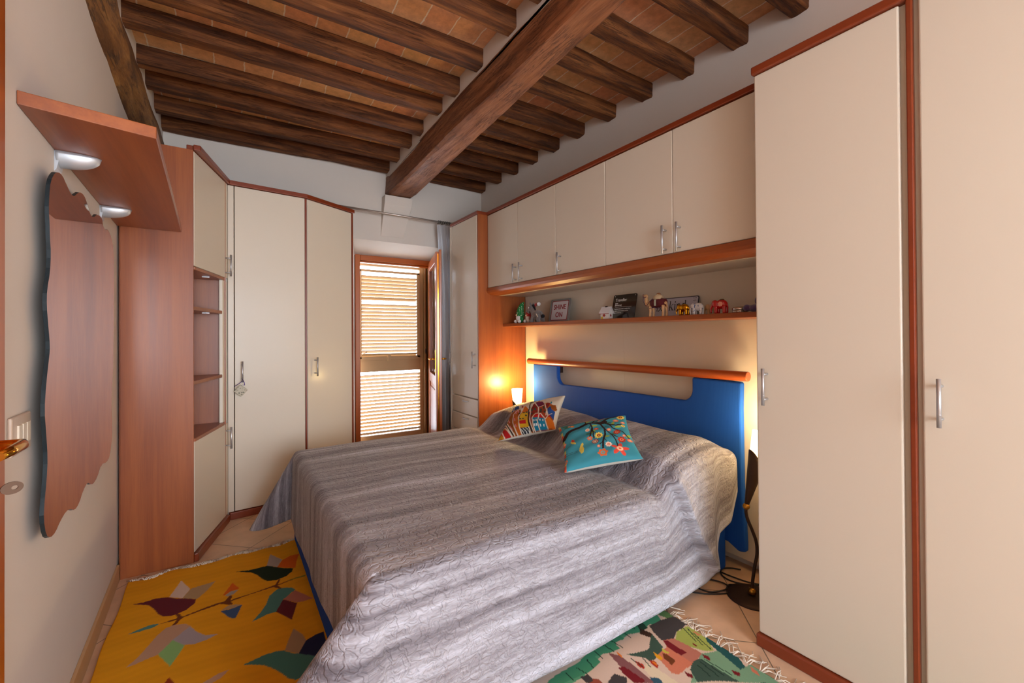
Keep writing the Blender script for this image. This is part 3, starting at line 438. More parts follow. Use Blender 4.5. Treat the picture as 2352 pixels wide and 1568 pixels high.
M_slat = flat('cream_slat', (176, 138, 84), rough=.5)
def slats(z0, z1, x0, x1, yc, pitch, skip=()):
    n = int((z1-z0)/pitch)
    for i in range(n+1):
        a = -38
        if i in skip: a = -8
        slat(z0+i*pitch, x0, x1, yc, a).build('slat', M_slat, sh)
slats(.225, .885, 1.20, 1.89, YS, .0394)
slats(1.09, 1.99, 1.222, 1.852, YS-.01, .0392, (15,))
b = MB(); b.box(1.50, 1.535, YS-.06, YS-.035, 1.02, 1.085).box(1.49, 1.545, YS-.05, YS-.035, 1.035, 1.06); b.build('catch', M_shutter, sh, bevel=.002)
b = MB(); b.tube([(1.225, YS-.04, 1.10), (1.27, YS-.06, 1.13)], .006, 6); b.build('stay', M_shutter, sh)
# dark vertical guide profile right of the shutter
g = MB(); g.box(1.935, 1.955, YS-.06, YS+.03, 0, 2.16).box(1.975, 2.03, YS-.09, YS+.03, 0, 2.16).box(1.955, 1.975, YS-.02, YS+.03, 0, 2.16).box(1.12, 2.03, YS-.05, YS+.03, 2.14, 2.20)
go = g.build('shutter_guide', M_bronze, bevel=.003); tag(go, kind='structure'); go.name = 'trim_3'
b = MB(); b.ball((1.945, YS-.065, 1.12), .010, .008, .032); b.build('shutter_lock', M_iron, sh)
# casement leaf, opened inwards
H = Vector((1.955, YW-.035)); Fp = Vector((1.735, 3.99)); dl = (Fp-H); Wd = dl.length; dl.normalize()
ang = math.atan2(dl.y, dl.x)
XF = Matrix.Translation((H.x, H.y, 0)) @ Matrix.Rotation(ang, 4, 'Z')      # local x along leaf from hinge, y to the left of it (towards the curtain / away)
lf = empty('casement_door_leaf', (H.x, H.y, 0), 'open glazed casement door leaf of orange wood beside the curtain', 'door')
T0, T1 = -.022, .022
m = MB(XF); m.box(0, .09, T0, T1, .01, 2.13).box(Wd-.09, Wd, T0, T1, .01, 2.13).box(Wd-.012, Wd+.012, T1-.014, T1+.012, .0, 2.15)
m.build('stile', M_pine, lf, bevel=.004)
for za, zb_ in ((2.03, 2.13), (.01, .14), (.80, .90)): MB(XF).box(.09, Wd-.09, T0, T1, za, zb_).build('rail', M_pinex, lf, bevel=.004)
m = MB(XF); m.box(.09, Wd-.09, -.010, .010, .14, .80).box(.14, Wd-.14, -.019, .019, .19, .75); m.build('lower_panel', M_pine, lf, bevel=.006)
mg, N, L, P = new_mat('clear_glass'); P.inputs['Transmission Weight'].default_value = 1; P.inputs['Roughness'].default_value = .02; P.inputs['IOR'].default_value = 1.45; M_glass = mg
m = MB(XF); m.box(.085, Wd-.085, -.003, .003, .895, 2.035); m.build('glass_pane', M_glass, lf)
m = MB(XF); m.box(Wd-.001, Wd+.003, -.006, .006, .03, 2.11)
m.build('lock_strip', M_brass, lf)
for sgn in (-1, 1):
    m = MB(XF); yy = sgn*.022
    m.box(Wd-.062, Wd-.028, min(yy, yy+sgn*.006), max(yy, yy+sgn*.006), .93, 1.16)
    m.tube([(Wd-.045, yy, 1.07), (Wd-.045, yy+sgn*.05, 1.07), (Wd-.06, yy+sgn*.058, 1.07), (Wd-.16, yy+sgn*.058, 1.07)], .009, 10)
    m.build('lever_handle', M_brass, lf)
# curtain rod + rings + curtain
rd = empty('curtain_rod', (.8, 4.26, 2.5), 'thin pale metal curtain rod above the window door', 'curtain rod')
MB().tube([(.80, 4.26, 2.515), (2.36, 4.26, 2.492)], .010, 12).build('rod', flat('rod_metal', (190, 180, 170), rough=.35, metal=.8), rd)
MB().tube([(.80, 4.26, 2.515), (.8, 4.392, 2.52)], .008, 8).build('bracket', M_iron, rd); MB().tube([(2.36, 4.26, 2.492), (2.36, 4.392, 2.49)], .008, 8).build('bracket', M_iron, rd)
ct = empty('curtain', (1.98, 4.26, 0), 'white sheer curtain bunched at the right of the window door', 'curtain')
nu, nv = 90, 40; pts = []
for i in range(nu):
    a = i/(nu-1)
    for j in range(nv):
        b_ = j/(nv-1); z = 2.475*(1-b_)+.02*b_
        x0 = 1.845+.02*math.sin(b_*3)+.02*min(1, b_*5); x1 = 2.16
        x = x0+(x1-x0)*a; y = 4.26+.035*math.sin(a*44+.8*b_)*(.5+.5*b_)+.015*math.sin(a*17+b_*2)
        pts.append((x, y-.03*b_, z))
mc, N, L, P = new_mat('sheer_curtain'); P.inputs['Base Color'].default_value = srgb((226, 225, 228)); P.inputs['Roughness'].default_value = .9
tr = N.new('ShaderNodeBsdfTranslucent'); tr.inputs[0].default_value = srgb((210, 214, 222)); ms = N.new('ShaderNodeMixShader'); ms.inputs[0].default_value = .4
L.new(P.outputs[0], ms.inputs[1]); L.new(tr.outputs[0], ms.inputs[2]); L.new(ms.outputs[0], N['Material Output'].inputs['Surface'])
grid_obj('curtain_cloth', pts, nu, nv, mc, ct)
rg = flat('dark_ring', (60, 55, 45), rough=.4, metal=.6)
for i in range(14):
    x = 1.86+i*.02; m = MB(); z = 2.4995-.0147*(x-1.86)
    m.tube([(x+.004*math.sin(t+i), 4.26+.019*math.cos(t), z-.004+.019*math.sin(t)) for t in [k*math.pi/7 for k in range(15)]], .0028, 6, cap=False)
    m.build('curtain_ring', rg, ct)
# ------------------------------------------------------------------ handles
def bar_handle(parent, c, n, L=.15, off=.035, rad=.006, horiz=None):
    """c: point on the door face at handle centre, n: outward 2-D normal"""
    n = Vector((n[0], n[1], 0)).normalized(); c = Vector(c); p = c+n*off; d = Vector((0, 0, 1)) if horiz is None else Vector(horiz)
    m = MB(); m.tube([p-d*L/2, p+d*L/2], rad, 12)
    for s in (-1, 1):
        m.tube([c+d*s*L*.34-n*.001, p+d*s*L*.34], rad*.8, 10)
    for s in (-.45, -.1, .1, .45)[1:3]: m.lathe([(rad*1.02, -.0006), (rad*1.02, .0006)], p+d*s*L*2.3, 12)
    return m.build('handle', M_steel, parent)
def door_panel(parent, x0, x1, y0, y1, z0, z1, name='door', mat=None, bev=.004):
    return MB().box(x0, x1, y0, y1, z0, z1).build(name, mat or M_creamdoor, parent, bevel=bev, seg=3)

# ------------------------------------------------------------------ tall wardrobe (right)
tw = empty('tall_wardrobe', (2.15, .25, 0), 'tallest cream wardrobe with cherry edging at the right, nearest the viewer', 'wardrobe')
TX = 1.861
m = MB(); m.box(TX+.02, XR-.005, -.72, .972, .02, 2.40); m.build('carcass', M_cream, tw)
for (y0, y1, hy) in ((.500, .974, .931), (-.02, .452, .406), (-.50, -.026, -.07)):
    d = door_panel(tw, TX, TX+.02, y0, y1, .054, 2.386, bev=.006)
    bar_handle(d, (TX, hy, 1.083), (-1, 0))
m = MB(); m.box(TX-.004, TX+.02, .466, .482, .0, 2.40); m.build('edge_strip', M_trim, tw, bevel=.003)
m = MB(); m.box(TX-.014, XR-.01, -.72, .980, 2.388, 2.421); m.build('top_trim', M_trim, tw, bevel=.005)
m = MB(); m.box(TX-.014, TX+.03, -.72, .980, 0, .051); m.build('plinth_trim', M_trim, tw, bevel=.006)

# ------------------------------------------------------------------ bridge cabinets: one unit per door, worktop-like bottom board
BX = 1.974
yb = [3.421, 2.937, 2.447, 1.954, 1.463, .976]; hy = [2.961, 2.872, 2.390, 1.505, 1.417]
names = ['nearest the window', 'second from the window', 'in the middle of the row', 'fourth from the window', 'touching the tall wardrobe']
for i in range(5):
    o = empty('overhead_cabinet', (2.2, (yb[i]+yb[i+1])/2, 1.729), 'cream overhead cabinet above the bed, %s' % names[i], 'cabinet', 'overhead cabinets above the bed')
    MB().box(BX+.022, XR-.005, yb[i+1]+.001, yb[i]-.001, 1.728, 2.388).build('cabinet_body', M_white, o)
    d = door_panel(o, BX, BX+.02, yb[i+1]+.0015, yb[i]-.0015, 1.731, 2.384, bev=.0035)
    bar_handle(d, (BX, hy[i], 1.806), (-1, 0))
ob = MB(); ob.box(BX-.010, XR-.01, .977, 3.424, 2.389, 2.418)
tag(ob.build('cabinet_cornice', M_trim, bevel=.004), 'long cherry cornice strip on top of the overhead cabinets', 'trim')
ob = MB()
prof = [(BX-.012, 1.727), (BX-.012, 1.700), (BX-.002, 1.684), (BX+.03, 1.668), (2.09, 1.665), (2.09, 1.727)]
ob.prism(prof, .978, 3.424, 'xz')
tag(ob.build('cabinet_pelmet', M_cherryx, bevel=.003), 'long cherry board running under the overhead cabinets', 'board')
tag(MB().box(2.092, 2.388, .978, 3.424, 1.665, 1.727).build('cabinet_underside_panel', M_white), 'white underside panel behind the cherry board over the toy shelf', 'panel')

# ------------------------------------------------------------------ narrow wardrobe with drawers (beside curtain)
NX = 1.872
nw = empty('narrow_wardrobe', (2.15, 3.7, 0), 'narrow cream wardrobe with drawers beside the curtain', 'wardrobe')
MB().box(NX+.004, 2.389, 3.425, 3.443, 0, 2.417).build('side_panel', M_cherry, nw, bevel=.002)
MB().prism([(NX+.022, 3.444), (NX+.022, 3.975), (2.11, 4.15), (2.39, 4.15), (2.39, 3.444)], .02, 2.388).build('carcass', M_cream, nw)
MB().prism([(NX-.008, 3.42), (NX-.008, 3.985), (NX+.03, 4.01), (2.12, 4.165), (2.39, 4.165), (2.39, 3.445), (NX+.02, 3.42)], 2.388, 2.418).build('top_trim', M_trim, nw, bevel=.004)
d = door_panel(nw, NX, NX+.02, 3.446, 3.955, .728, 2.386, bev=.007); bar_handle(d, (NX, 3.479, 1.081), (-1, 0))
MB().box(NX, NX+.02, 3.958, 3.978, .02, 2.386).build('stile', M_cream, nw, bevel=.002)
zz = [.722, .559, .396, .233, .06]
for i in range(4):
    d = door_panel(nw, NX, NX+.02, 3.446, 3.955, zz[i+1]+.004, zz[i]-.002, 'drawer', bev=.006)
    m = MB(); zc = zz[i]-.034
    m.tube([(NX, 3.62, zc), (NX-.018, 3.625, zc), (NX-.024, 3.665, zc), (NX-.018, 3.705, zc), (NX, 3.71, zc)], [.004, .006, .008, .006, .004], 10)
    m.build('handle', M_chrome, d)
nn = Vector((-.61, .79, 0)).normalized()
XFn = Matrix.Translation((NX+.004, 3.980, 0)) @ Matrix.Rotation(math.atan2(.215, .278), 4, 'Z')
d = MB(XFn).box(.002, .29, .0, .018, .054, 2.386).build('door', M_creamdoor, nw, bevel=.004)
bar_handle(d, (NX+.004+.02, 3.980+.027, 1.083), (nn.x, nn.y))

# ------------------------------------------------------------------ back panel and toy shelf
bp = MB(); bp.box(2.390, 2.408, .978, 2.19, .056, 1.727).box(2.390, 2.408, 2.1905, 3.424, .056, 1.727)
tag(bp.build('headboard_wall_panel', M_cream, bevel=.0008), 'cream laminate wall panel behind the bed head', 'panel')
ts = MB(); ts.box(2.133, 2.3895, .978, 3.424, 1.380, 1.408)
tag(ts.build('toy_shelf', M_cherryx, bevel=.003), 'long narrow cherry shelf holding toys and signs above the bed', 'shelf')

# ------------------------------------------------------------------ corner units on the left
cs = empty('corner_shelf_unit', (-.25, 3.35, 0), 'angled corner cabinet with open cherry shelves between two cream doors', 'cabinet')
MB().box(-.487, -.166, 3.120, 3.140, 0, 2.388).build('side_panel', M_cherry, cs, bevel=.0015)
A = Vector((-.166, 3.131)); B_ = Vector((-.003, 3.688)); dd = (B_-A).normalized(); nrm = Vector((dd.y, -dd.x))      # outward (+x)
angb = math.atan2(dd.y, dd.x); LB = (B_-A).length
XB_ = Matrix.Translation((A.x, A.y, 0)) @ Matrix.Rotation(angb, 4, 'Z')       # local x along bevel, -y outward
du = MB(XB_).box(.004, LB+.004, -.002, .018, 1.716, 2.386).build('door', M_creamdoor, cs, bevel=.005, seg=3)
dlw = MB(XB_).box(.004, LB+.004, -.002, .018, .052, .694).build('door', M_creamdoor, cs, bevel=.005, seg=3)
for d, z in ((du, 1.802), (dlw, .595)):
    c = XB_ @ Vector((LB-.045, -.002, z)); bar_handle(d, c, (nrm.x, nrm.y))
inner = [(-.176, 3.141), (-.030, 3.640), (-.48, 3.640), (-.486, 3.141)]
for z0, z1, nm in ((1.694, 1.713, 'top_board'), (1.460, 1.482, 'shelf'), (1.022, 1.044, 'shelf'), (.692, .712, 'bottom_board')):
    ex = 0.0 if nm == 'shelf' else .012
    MB().prism([(-.170+ex, 3.141), (-.033+ex, 3.603), (-.033, 3.640), (-.48, 3.640), (-.486, 3.141)], z0, z1).build(nm, M_cherryx, cs, bevel=.003)
MB().box(-.485, -.012, 3.641, 3.655, .05, 2.388).build('back_panel', M_cherry, cs)
MB().box(-.495, -.480, 3.141, 3.641, .05, 2.388).build('back_panel', M_cherry, cs)
MB().prism([(-.030, 3.606), (-.006, 3.690), (-.034, 3.690), (-.034, 3.641), (-.05, 3.641), (-.05, 3.606)], .712, 1.694).build('stile', M_white, cs, bevel=.002)
for z0, z1 in ((.05, .692), (1.713, 2.386)):
    MB().prism([(-.19, 3.142), (-.05, 3.64), (-.478, 3.64), (-.478, 3.142)], z0, z1).build('carcass', M_cream, cs)
def strip(p, q, ext, z0, z1, name, parent, back=.03):
    p = Vector(p); q = Vector(q); d = (q-p).normalized(); n = Vector((d.y, -d.x))
    a = p+n*ext; b = q+n*ext; c = q-n*back; e = p-n*back
    return MB().prism([(a.x, a.y), (b.x, b.y), (c.x, c.y), (e.x, e.y)], z0, z1).build(name, M_trim, parent, bevel=.004)
MB().prism([(-.166, 3.121), (-.132, 3.121), (.016, 3.690), (-.20, 3.70), (-.20, 3.141), (-.166, 3.141)], 2.389, 2.421).build('top_trim', M_trim, cs, bevel=.004)
MB().prism([(-.166, 3.121), (-.144, 3.121), (.012, 3.668), (-.02, 3.70), (-.19, 3.141), (-.166, 3.141)], 0, .05).build('plinth_trim', M_trim, cs, bevel=.005)
for z in (1.689, 1.455):
    MB().box(-.14, -.10, 3.45, 3.462, z, z+.004).build('shelf_clip', M_chrome, cs)

cw = empty('corner_wardrobe', (.3, 4.05, 0), 'large cream corner wardrobe with a flat and an angled door left of the window', 'wardrobe')
MB().prism([(.003, 3.735), (.515, 3.780), (.915, 4.012), (.915, 4.385), (-.49, 4.385), (-.49, 3.66), (-.04, 3.66), (-.04, 3.735)], .02, 2.388).build('carcass', M_cream, cw)
XM = Matrix.Translation((0.0, 3.703, 0)) @ Matrix.Rotation(math.atan2(.049, .513), 4, 'Z')
MB(XM).box(.0, .0365, .0, .02, .054, 2.386).build('filler', M_creamdoor, cw, bevel=.002)
dm = MB(XM).box(.0415, .510, .0, .02, .054, 2.386).build('door', M_creamdoor, cw, bevel=.003)
hp = XM @ Vector((.085, 0, 1.05)); bar_handle(dm, hp, (.095, -.995))
MB(XM).box(.037, .041, .012, .03, .05, 2.386).build('gap', M_dark, cw)
MB(XM).box(.5125, .524, .003, .03, .0, 2.388).build('edge_strip', M_trim, cw)
XA = Matrix.Translation((.524, 3.757, 0)) @ Matrix.Rotation(math.atan2(.235, .398), 4, 'Z')
da = MB(XA).box(.004, .456, .0, .02, .054, 2.386).build('door', M_creamdoor, cw, bevel=.005, seg=3)
hp = XA @ Vector((.068, 0, 1.06)); bar_handle(da, hp, (.235, -.398))
MB(XA).box(.4585, .474, .002, .40, .0, 2.388).build('end_panel', M_trim, cw)
e = XA @ Vector((.482, -.012, 0))
MB().prism([(.010, 3.690), (.528, 3.743), (e.x, e.y), (e.x-.02, e.y+.05), (.915, 4.385), (-.49, 4.385), (-.49, 3.72), (.0, 3.72)], 2.389, 2.421).build('top_trim', M_trim, cw, bevel=.004)
MB().prism([(.010, 3.690), (.528, 3.743), (e.x, e.y), (e.x-.02, e.y+.05), (.52, 3.80), (.0, 3.75)], 0, .05).build('plinth_trim', M_trim, cw, bevel=.005)
# sachet hanging on the wardrobe handle
sc = empty('hanging_sachet', (.09, 3.68, .9), 'small square floral sachet on a purple ribbon hanging from the wardrobe handle', 'sachet')
hx, hyy = hp.x, hp.y
h0 = XM @ Vector((.085, -.035, 0))
m = MB(Matrix.Translation((h0.x-.012, h0.y-.004, .925)) @ Matrix.Rotation(R(5), 4, 'Z') @ Matrix.Rotation(R(42), 4, 'Y'))
m.ball((0, 0, 0), .034, .006, .034, 12)
mm = Matrix.Translation((h0.x-.012, h0.y-.004, .917)) @ Matrix.Rotation(R(5), 4, 'Z') @ Matrix.Rotation(R(42), 4, 'Y')
m = MB(mm)
g = [(-.031, -.031), (.031, -.031), (.031, .031), (-.031, .031)]
m.box(-.031, .031, -.005, .005, -.031, .031)
ms_, N, L, P = new_mat('floral_sachet_cloth'); tc = N.new('ShaderNodeTexCoord'); v = N.new('ShaderNodeTexVoronoi'); v.inputs['Scale'].default_value = 90; L.new(tc.outputs['Object'], v.inputs['Vector'])
rp = ramp(N, [(.0, (60, 66, 62)), (.25, (120, 124, 110)), (.45, (196, 190, 172)), (1, (206, 200, 184))]); L.new(v.outputs['Distance'], rp.inputs['Fac']); L.new(rp.outputs['Color'], P.inputs['Base Color']); P.inputs['Roughness'].default_value = .9
m.build('sachet', ms_, sc, bevel=.004)
M_purple = flat('purple_ribbon', (70, 36, 130), rough=.5)
m = MB(); m.tube([(h0.x, h0.y+.0, .99), (h0.x-.012, h0.y-.008, .975), (h0.x-.05, h0.y+.02, .945)], .0022, 6)
m.tube([(h0.x, h0.y-.006, 1.0), (h0.x+.010, h0.y-.009, .975), (h0.x+.012, h0.y-.01, .955), (h0.x-.002, h0.y-.01, .957)], [.003, .006, .007, .003], 8, flat=.4)
m.build('ribbon', M_purple, sc)

# ------------------------------------------------------------------ wall shelf with domed brackets
ws = empty('wall_shelf', (-.35, 2.3, 1.9), 'deep cherry wall shelf on two silver brackets above the wavy mirror', 'shelf')
MB().prism([(WX(1.625)+.001, 1.625), (-.180, 1.690), (-.222, 3.118), (WX(3.118)+.001, 3.118)], 1.902, 1.938).build('shelf_board', M_cherryx, ws, bevel=.002)
def bracket(yc):
    x0 = WX(yc)+.0005; m = MB(); hw = .020; nseg = 16; K = .105
    # half dome growing out of the wall below the board
    vs = []; nr = 0; rows = 14; cols = 14
    for i in range(rows+1):
        t = i/rows; xx = x0+.004+K*t
        rz = .047*math.sqrt(max(0, 1-t**2.6))*(1 if t > .0 else 1); ry = .034*math.sqrt(max(0, 1-t**2.6))
        for j in range(cols+1):
            th = math.pi*j/cols
            vs.append((xx, yc+ry*math.cos(th), 1.9015-rz*math.sin(th)))
    c1 = cols+1
    m.add(vs, [(i*c1+j, i*c1+j+1, (i+1)*c1+j+1, (i+1)*c1+j) for i in range(rows) for j in range(cols)], True)
    m.add(vs[:c1], [tuple(range(c1))]); m.add([vs[i*c1] for i in range(rows+1)]+[vs[i*c1+cols] for i in range(rows, -1, -1)], [tuple(range(2*rows+2))])
    m.prism([(x0, 1.9015), (x0+.010, 1.9015), (x0+.010, 1.868), (x0+.006, 1.845), (x0, 1.835)], yc-.026, yc+.026, 'xz')
    m.build('bracket', M_chrome, ws, merge=1e-5)
bracket(1.99); bracket(2.70)

# ------------------------------------------------------------------ mirror
mm_, N, L, P = new_mat('mirror_glass'); P.inputs['Metallic'].default_value = 1; P.inputs['Roughness'].default_value = .0; P.inputs['Base Color'].default_value = (.86, .88, .87, 1)
M_medge = flat('dark_teal_glass_edge', (12, 32, 40), rough=.4)
def smooth_closed(p, it=2):
    for _ in range(it):
        q = []
        for i in range(len(p)):
            a = p[i]; b = p[(i+1) % len(p)]
            q.append((a[0]*.75+b[0]*.25, a[1]*.75+b[1]*.25)); q.append((a[0]*.25+b[0]*.75, a[1]*.25+b[1]*.75))
        p = q
    return p
MP = smooth_closed([tuple(p) for p in MIRROR], 1)
mi = empty('wavy_mirror', (-.46, 2.3, 1.3), 'frameless wavy-edged mirror on the left wall under the shelf', 'mirror')
n = len(MP)
fo_ = lambda y: .038-.0105*(y-1.69)
vs = [(WX(y)+fo_(y), y, z) for y, z in MP]+[(WX(y)+fo_(y)-.009, y, z) for y, z in MP]
m = MB(); m.add(vs, [tuple(range(n))]); fo = m.build('mirror_face', mm_, mi)
m = MB(); m.add(vs, [(i, (i+1) % n, n+(i+1) % n, n+i) for i in range(n)]+[tuple(range(n, 2*n))]); m.build('mirror_edge', M_medge, mi)
cx_ = [(2.0, 1.5), (2.5, 1.3)]
m = MB()
for y, z in ((1.95, 1.45), (2.55, 1.45), (1.9, 1.0), (2.5, 1.0)): m.box(WX(y), WX(y)+fo_(y)-.009, y-.03, y+.03, z-.03, z+.03)
m.build('spacer', M_dark, mi)

# ------------------------------------------------------------------ room door in the left wall, switch
dr = empty('door_1', (WX(1.1), 1.1, 0), None, None); tag(dr, kind='structure')
def lw(y, o): return WX(y)+o
def wprism(y0, y1, o0, o1, z0, z1, name, mat, parent, **k):
    return MB().prism([(lw(y0, o0), y0), (lw(y0, o1), y0), (lw(y1, o1), y1), (lw(y1, o0), y1)], z0, z1).build(name, mat, parent, **k)
wprism(1.417, 1.489, .0, .018, 0, 2.16, 'casing', M_pine, dr, bevel=.004)
wprism(.56, .637, .0, .018, 0, 2.16, 'casing', M_pine, dr, bevel=.004)
wprism(.637, 1.417, .0, .018, 2.085, 2.16, 'casing', M_pinex, dr, bevel=.004)
wprism(.638, 1.416, .0, .010, .005, 2.084, 'door_leaf', M_pine, dr, bevel=.002)
m = MB(); yh = 1.380
m.tube([(lw(yh, .01), yh, 1.072), (lw(yh, .058), yh, 1.072), (lw(yh, .072), yh-.006, 1.072), (lw(yh, .077), yh-.025, 1.072), (lw(yh, .076), yh-.075, 1.071), (lw(yh, .072), yh-.125, 1.070)], [.011, .010, .0105, .011, .0105, .010], 14)
m.build('door_handle', M_brass, dr)
M_keym = flat('worn_key_metal', (120, 100, 88), rough=.4, metal=.8)
m = MB(); yk = 1.385; zk = .975
m.tube([(lw(yk, .01), yk, zk), (lw(yk, .038), yk+.003, zk)], .004, 8)
kc = Vector((lw(yk, .053), yk+.006, zk)); ring = []
XK = Matrix.Translation(kc) @ Matrix.Rotation(R(35), 4, 'Z')
m2 = MB(XK); no, ni = 24, 24
vo = [(.018*math.cos(t), sy, .0135*math.sin(t)) for sy in (-.0015, .0015) for t in [2*math.pi*k/no for k in range(no)]]
vi = [(.004+.0055*math.cos(t), sy, .0045*math.sin(t)) for sy in (-.0015, .0015) for t in [2*math.pi*k/no for k in range(no)]]
al = vo+vi
fs = []
for k in range(no):
    k1 = (k+1) % no
    fs += [(k, k1, no+k1, no+k), (2*no+k, 3*no+k, 3*no+k1, 2*no+k1), (k, 2*no+k, 2*no+k1, k1), (no+k, no+k1, 3*no+k1, 3*no+k)]
m2.add(al, fs); m.v += m2.v; base = len(m.v)-len(m2.v); m.f += [[i+base for i in q] for q in m2.f]; m.m += m2.m; m.sm += m2.sm
m.build('key', M_keym, dr)
sw = empty('light_switch', (WX(1.64), 1.64, 1.055), 'small beige light switch plate on the left wall beside the door', 'light switch')
M_sw = flat('beige_plastic', (206, 186, 168), rough=.35)
wprism(1.565, 1.708, 0, .009, 1.006, 1.104, 'plate', M_sw, sw, bevel=.004)
for y0 in (1.60, 1.632, 1.662):
    wprism(y0, y0+.026, .008, .013, 1.028, 1.080, 'rocker', M_white, sw, bevel=.0015)
# ------------------------------------------------------------------ bed
M_blue = flat('royal_blue_fabric', (20, 74, 162), rough=.85, spec=.2)
def blue_rib():
    m, N, L, P = new_mat('blue_ribbed_fabric'); P.inputs['Base Color'].default_value = srgb((20, 80, 172)); P.inputs['Roughness'].default_value = .8; P.inputs['Specular IOR Level'].default_value = .25
    tc = N.new('ShaderNodeTexCoord'); wv = N.new('ShaderNodeTexWave'); wv.bands_direction = 'Y'; wv.inputs['Scale'].default_value = 55; L.new(tc.outputs['Object'], wv.inputs['Vector'])
    b = N.new('ShaderNodeBump'); b.inputs['Strength'].default_value = .4; b.inputs['Distance'].default_value = .002; L.new(wv.outputs['Fac'], b.inputs['Height']); L.new(b.outputs['Normal'], P.inputs['Normal'])
    return m
M_rib = blue_rib()
bed = empty('double_bed', (1.3, 2.2, 0), 'double bed with royal blue upholstered base and headboard', 'bed')
MB().box(.347, 2.284, 1.362, 3.06, .015, .36).build('bed_base', M_blue, bed, bevel=.025, seg=4)
for x in (1.2, 2.1):
    for y in (1.5, 2.9): MB().box(x-.04, x+.04, y-.04, y+.04, 0, .02).build('foot', M_dark, bed)
# headboard outline (y,z)
def arc(cy, cz, r_, a0, a1, n=8): return [(cy+r_*math.cos(R(a0+(a1-a0)*k/n)), cz+r_*math.sin(R(a0+(a1-a0)*k/n))) for k in range(n+1)]
ol = [(3.150, .13), (3.157, .5), (3.162, .9)]+arc(3.150, 1.035, .012, 0, 90, 3)+[(2.818, 1.047)]+[(2.820, .99)]+arc(2.75, .965, .07, 0, -90)+[(2.70, .897), (2.2, .905)]+arc(1.642, .975, .07, -90, -180)+[(1.572, 1.047)]+arc(1.290, 1.030, .014, 90, 180, 3)+[(1.279, .9), (1.276, .5), (1.262, .20), (1.262, .145)]+[(1.30, .135), (1.36, .165), (1.5, .175), (2.9, .175), (3.06, .165), (3.12, .13)]
hb = MB(); hb.prism(ol, 2.285, 2.322, 'yz'); hb.build('headboard', M_rib, bed, bevel=.012, seg=4)
MB().tube([(2.300, 3.245, 1.066), (2.300, 1.246, 1.074)], .0265, 32).build('headboard_rail', wood('rail_wood', [(0, (116, 44, 10)), (.5, (160, 72, 22)), (1, (176, 88, 32))], 'y', rough=.3, coat=.5), bed, bevel=.003)
m = MB()
for y in (2.9, 1.45): m.box(2.315, 2.388, y-.03, y+.03, .98, 1.06)
m.build('wall_bracket', M_dark, bed)
MB().box(.395, 2.26, 1.385, 3.045, .336, .545).build('mattress', M_white, bed, bevel=.05, seg=5)
# bed pillows under the coverlet are parts of the hump
for y in (1.78, 2.62): MB().ball((2.06, y, .60), .15, .36, .075, 24).build('pillow', M_white, bed)

# coverlet
x0c, x1c, yN, yFr = .389, 2.262, 1.345, 3.072
Wc = yFr-yN; Lc = x1c-x0c
ZB = .572
def sst(a, b, v): t = np.clip((v-a)/(b-a), 0, 1); return t*t*(3-2*t)
def hump(x, y):
    h = (.11*sst(1.68+.03*np.sin(y*3), 1.84+.03*np.sin(y*3), x)+.06*sst(1.75, 2.05, x))*(1-.30*sst(2.12, 2.30, x))
    h = h*(1-.18*np.exp(-((y-2.2)/.10)**2))*(1-.25*sst(2.95, 3.09, y))*(1-.22*(1-sst(1.33, 1.46, y)))
    dip = -.018*np.exp(-((x-1.66)/.05)**2)
    return h+dip
def footdrop(y): return np.interp(y, [1.34, 1.6, 1.95, 2.3, 2.7, 3.07], [.47, .385, .395, .43, .435, .415])
NU, NV = 250, 250
sfoot = .62; sside = .64
S = np.concatenate([np.linspace(-sfoot, 0, 62)[:-1], np.linspace(0, Lc, NU-61)])
T = np.concatenate([np.linspace(-sside, 0, 58)[:-1], np.linspace(0, Wc, NV-114), np.linspace(Wc, Wc+sside, 58)[1:]])
SS, TT = np.meshgrid(S, T, indexing='ij')
ds = np.maximum(0, -SS); dn = np.maximum(0, -TT); df = np.maximum(0, TT-Wc)   # t=0 near edge, t=Wc far edge
bx = x0c+np.maximum(0, SS); by = yN+np.clip(TT, 0, Wc)
dside = dn+df; sgn = np.where(df > 0, 1., -1.)
th = np.arctan2(dside, np.maximum(ds, 1e-9)); th = np.where((ds+dside) < 1e-9, 0, th)
r = np.hypot(ds, dside)
topz = ZB+hump(bx, by)
# allowed drop
Df = footdrop(by)
# near side drop: hem 8 cm above floor; head corner rounded
Dn = topz-np.interp(bx, [.3, 1.0, 2.0, 2.055, 2.075, 2.10, 2.20, 2.262], [.085, .085, .07, .075, .24, .30, .335, .48])+.012
Dfar = topz-.12
Dside = np.where(df > 0, Dfar, Dn)
c2 = np.cos(th)**2
Dc = Df*c2+Dside*(1-c2)+np.where(df > 0, .08, .14)*np.sin(2*th)**2
# map parameter radius onto allowed drop
lim = np.where(ds <= 0, sside, np.where(dside <= 0, sfoot, 1.0))
# radial extent of the rectangle in direction th
rmax = np.minimum(sfoot/np.maximum(np.cos(th), 1e-6), sside/np.maximum(np.sin(th), 1e-6))
rr = r/rmax*(Dc+.03)
corner = np.sin(2*th)
flare = np.where(df > 0, 26, 36)*corner**1.3
wave = 2.2*np.sin(bx*5.2+.6)+1.4*np.sin(bx*11+2)
tilt = np.radians(np.where(dside > 0, np.where(ds > 0, 5+flare, np.interp(bx, [.4, .9, 1.7, 2.2], [5.5, 4.6, 1.4, .3])+wave*.35), 1.0+.6*np.sin(by*7)))
tilt = np.where((dside > 0) & (ds > 0), np.radians(1.0*c2+5.7*(1-c2)+flare), tilt)
rho = .045
phi = np.minimum(rr/rho, (np.pi/2-tilt))
arcL = rho*(np.pi/2-tilt)
ext = np.maximum(0, rr-arcL)
hor = rho*np.sin(phi)+ext*np.sin(tilt)
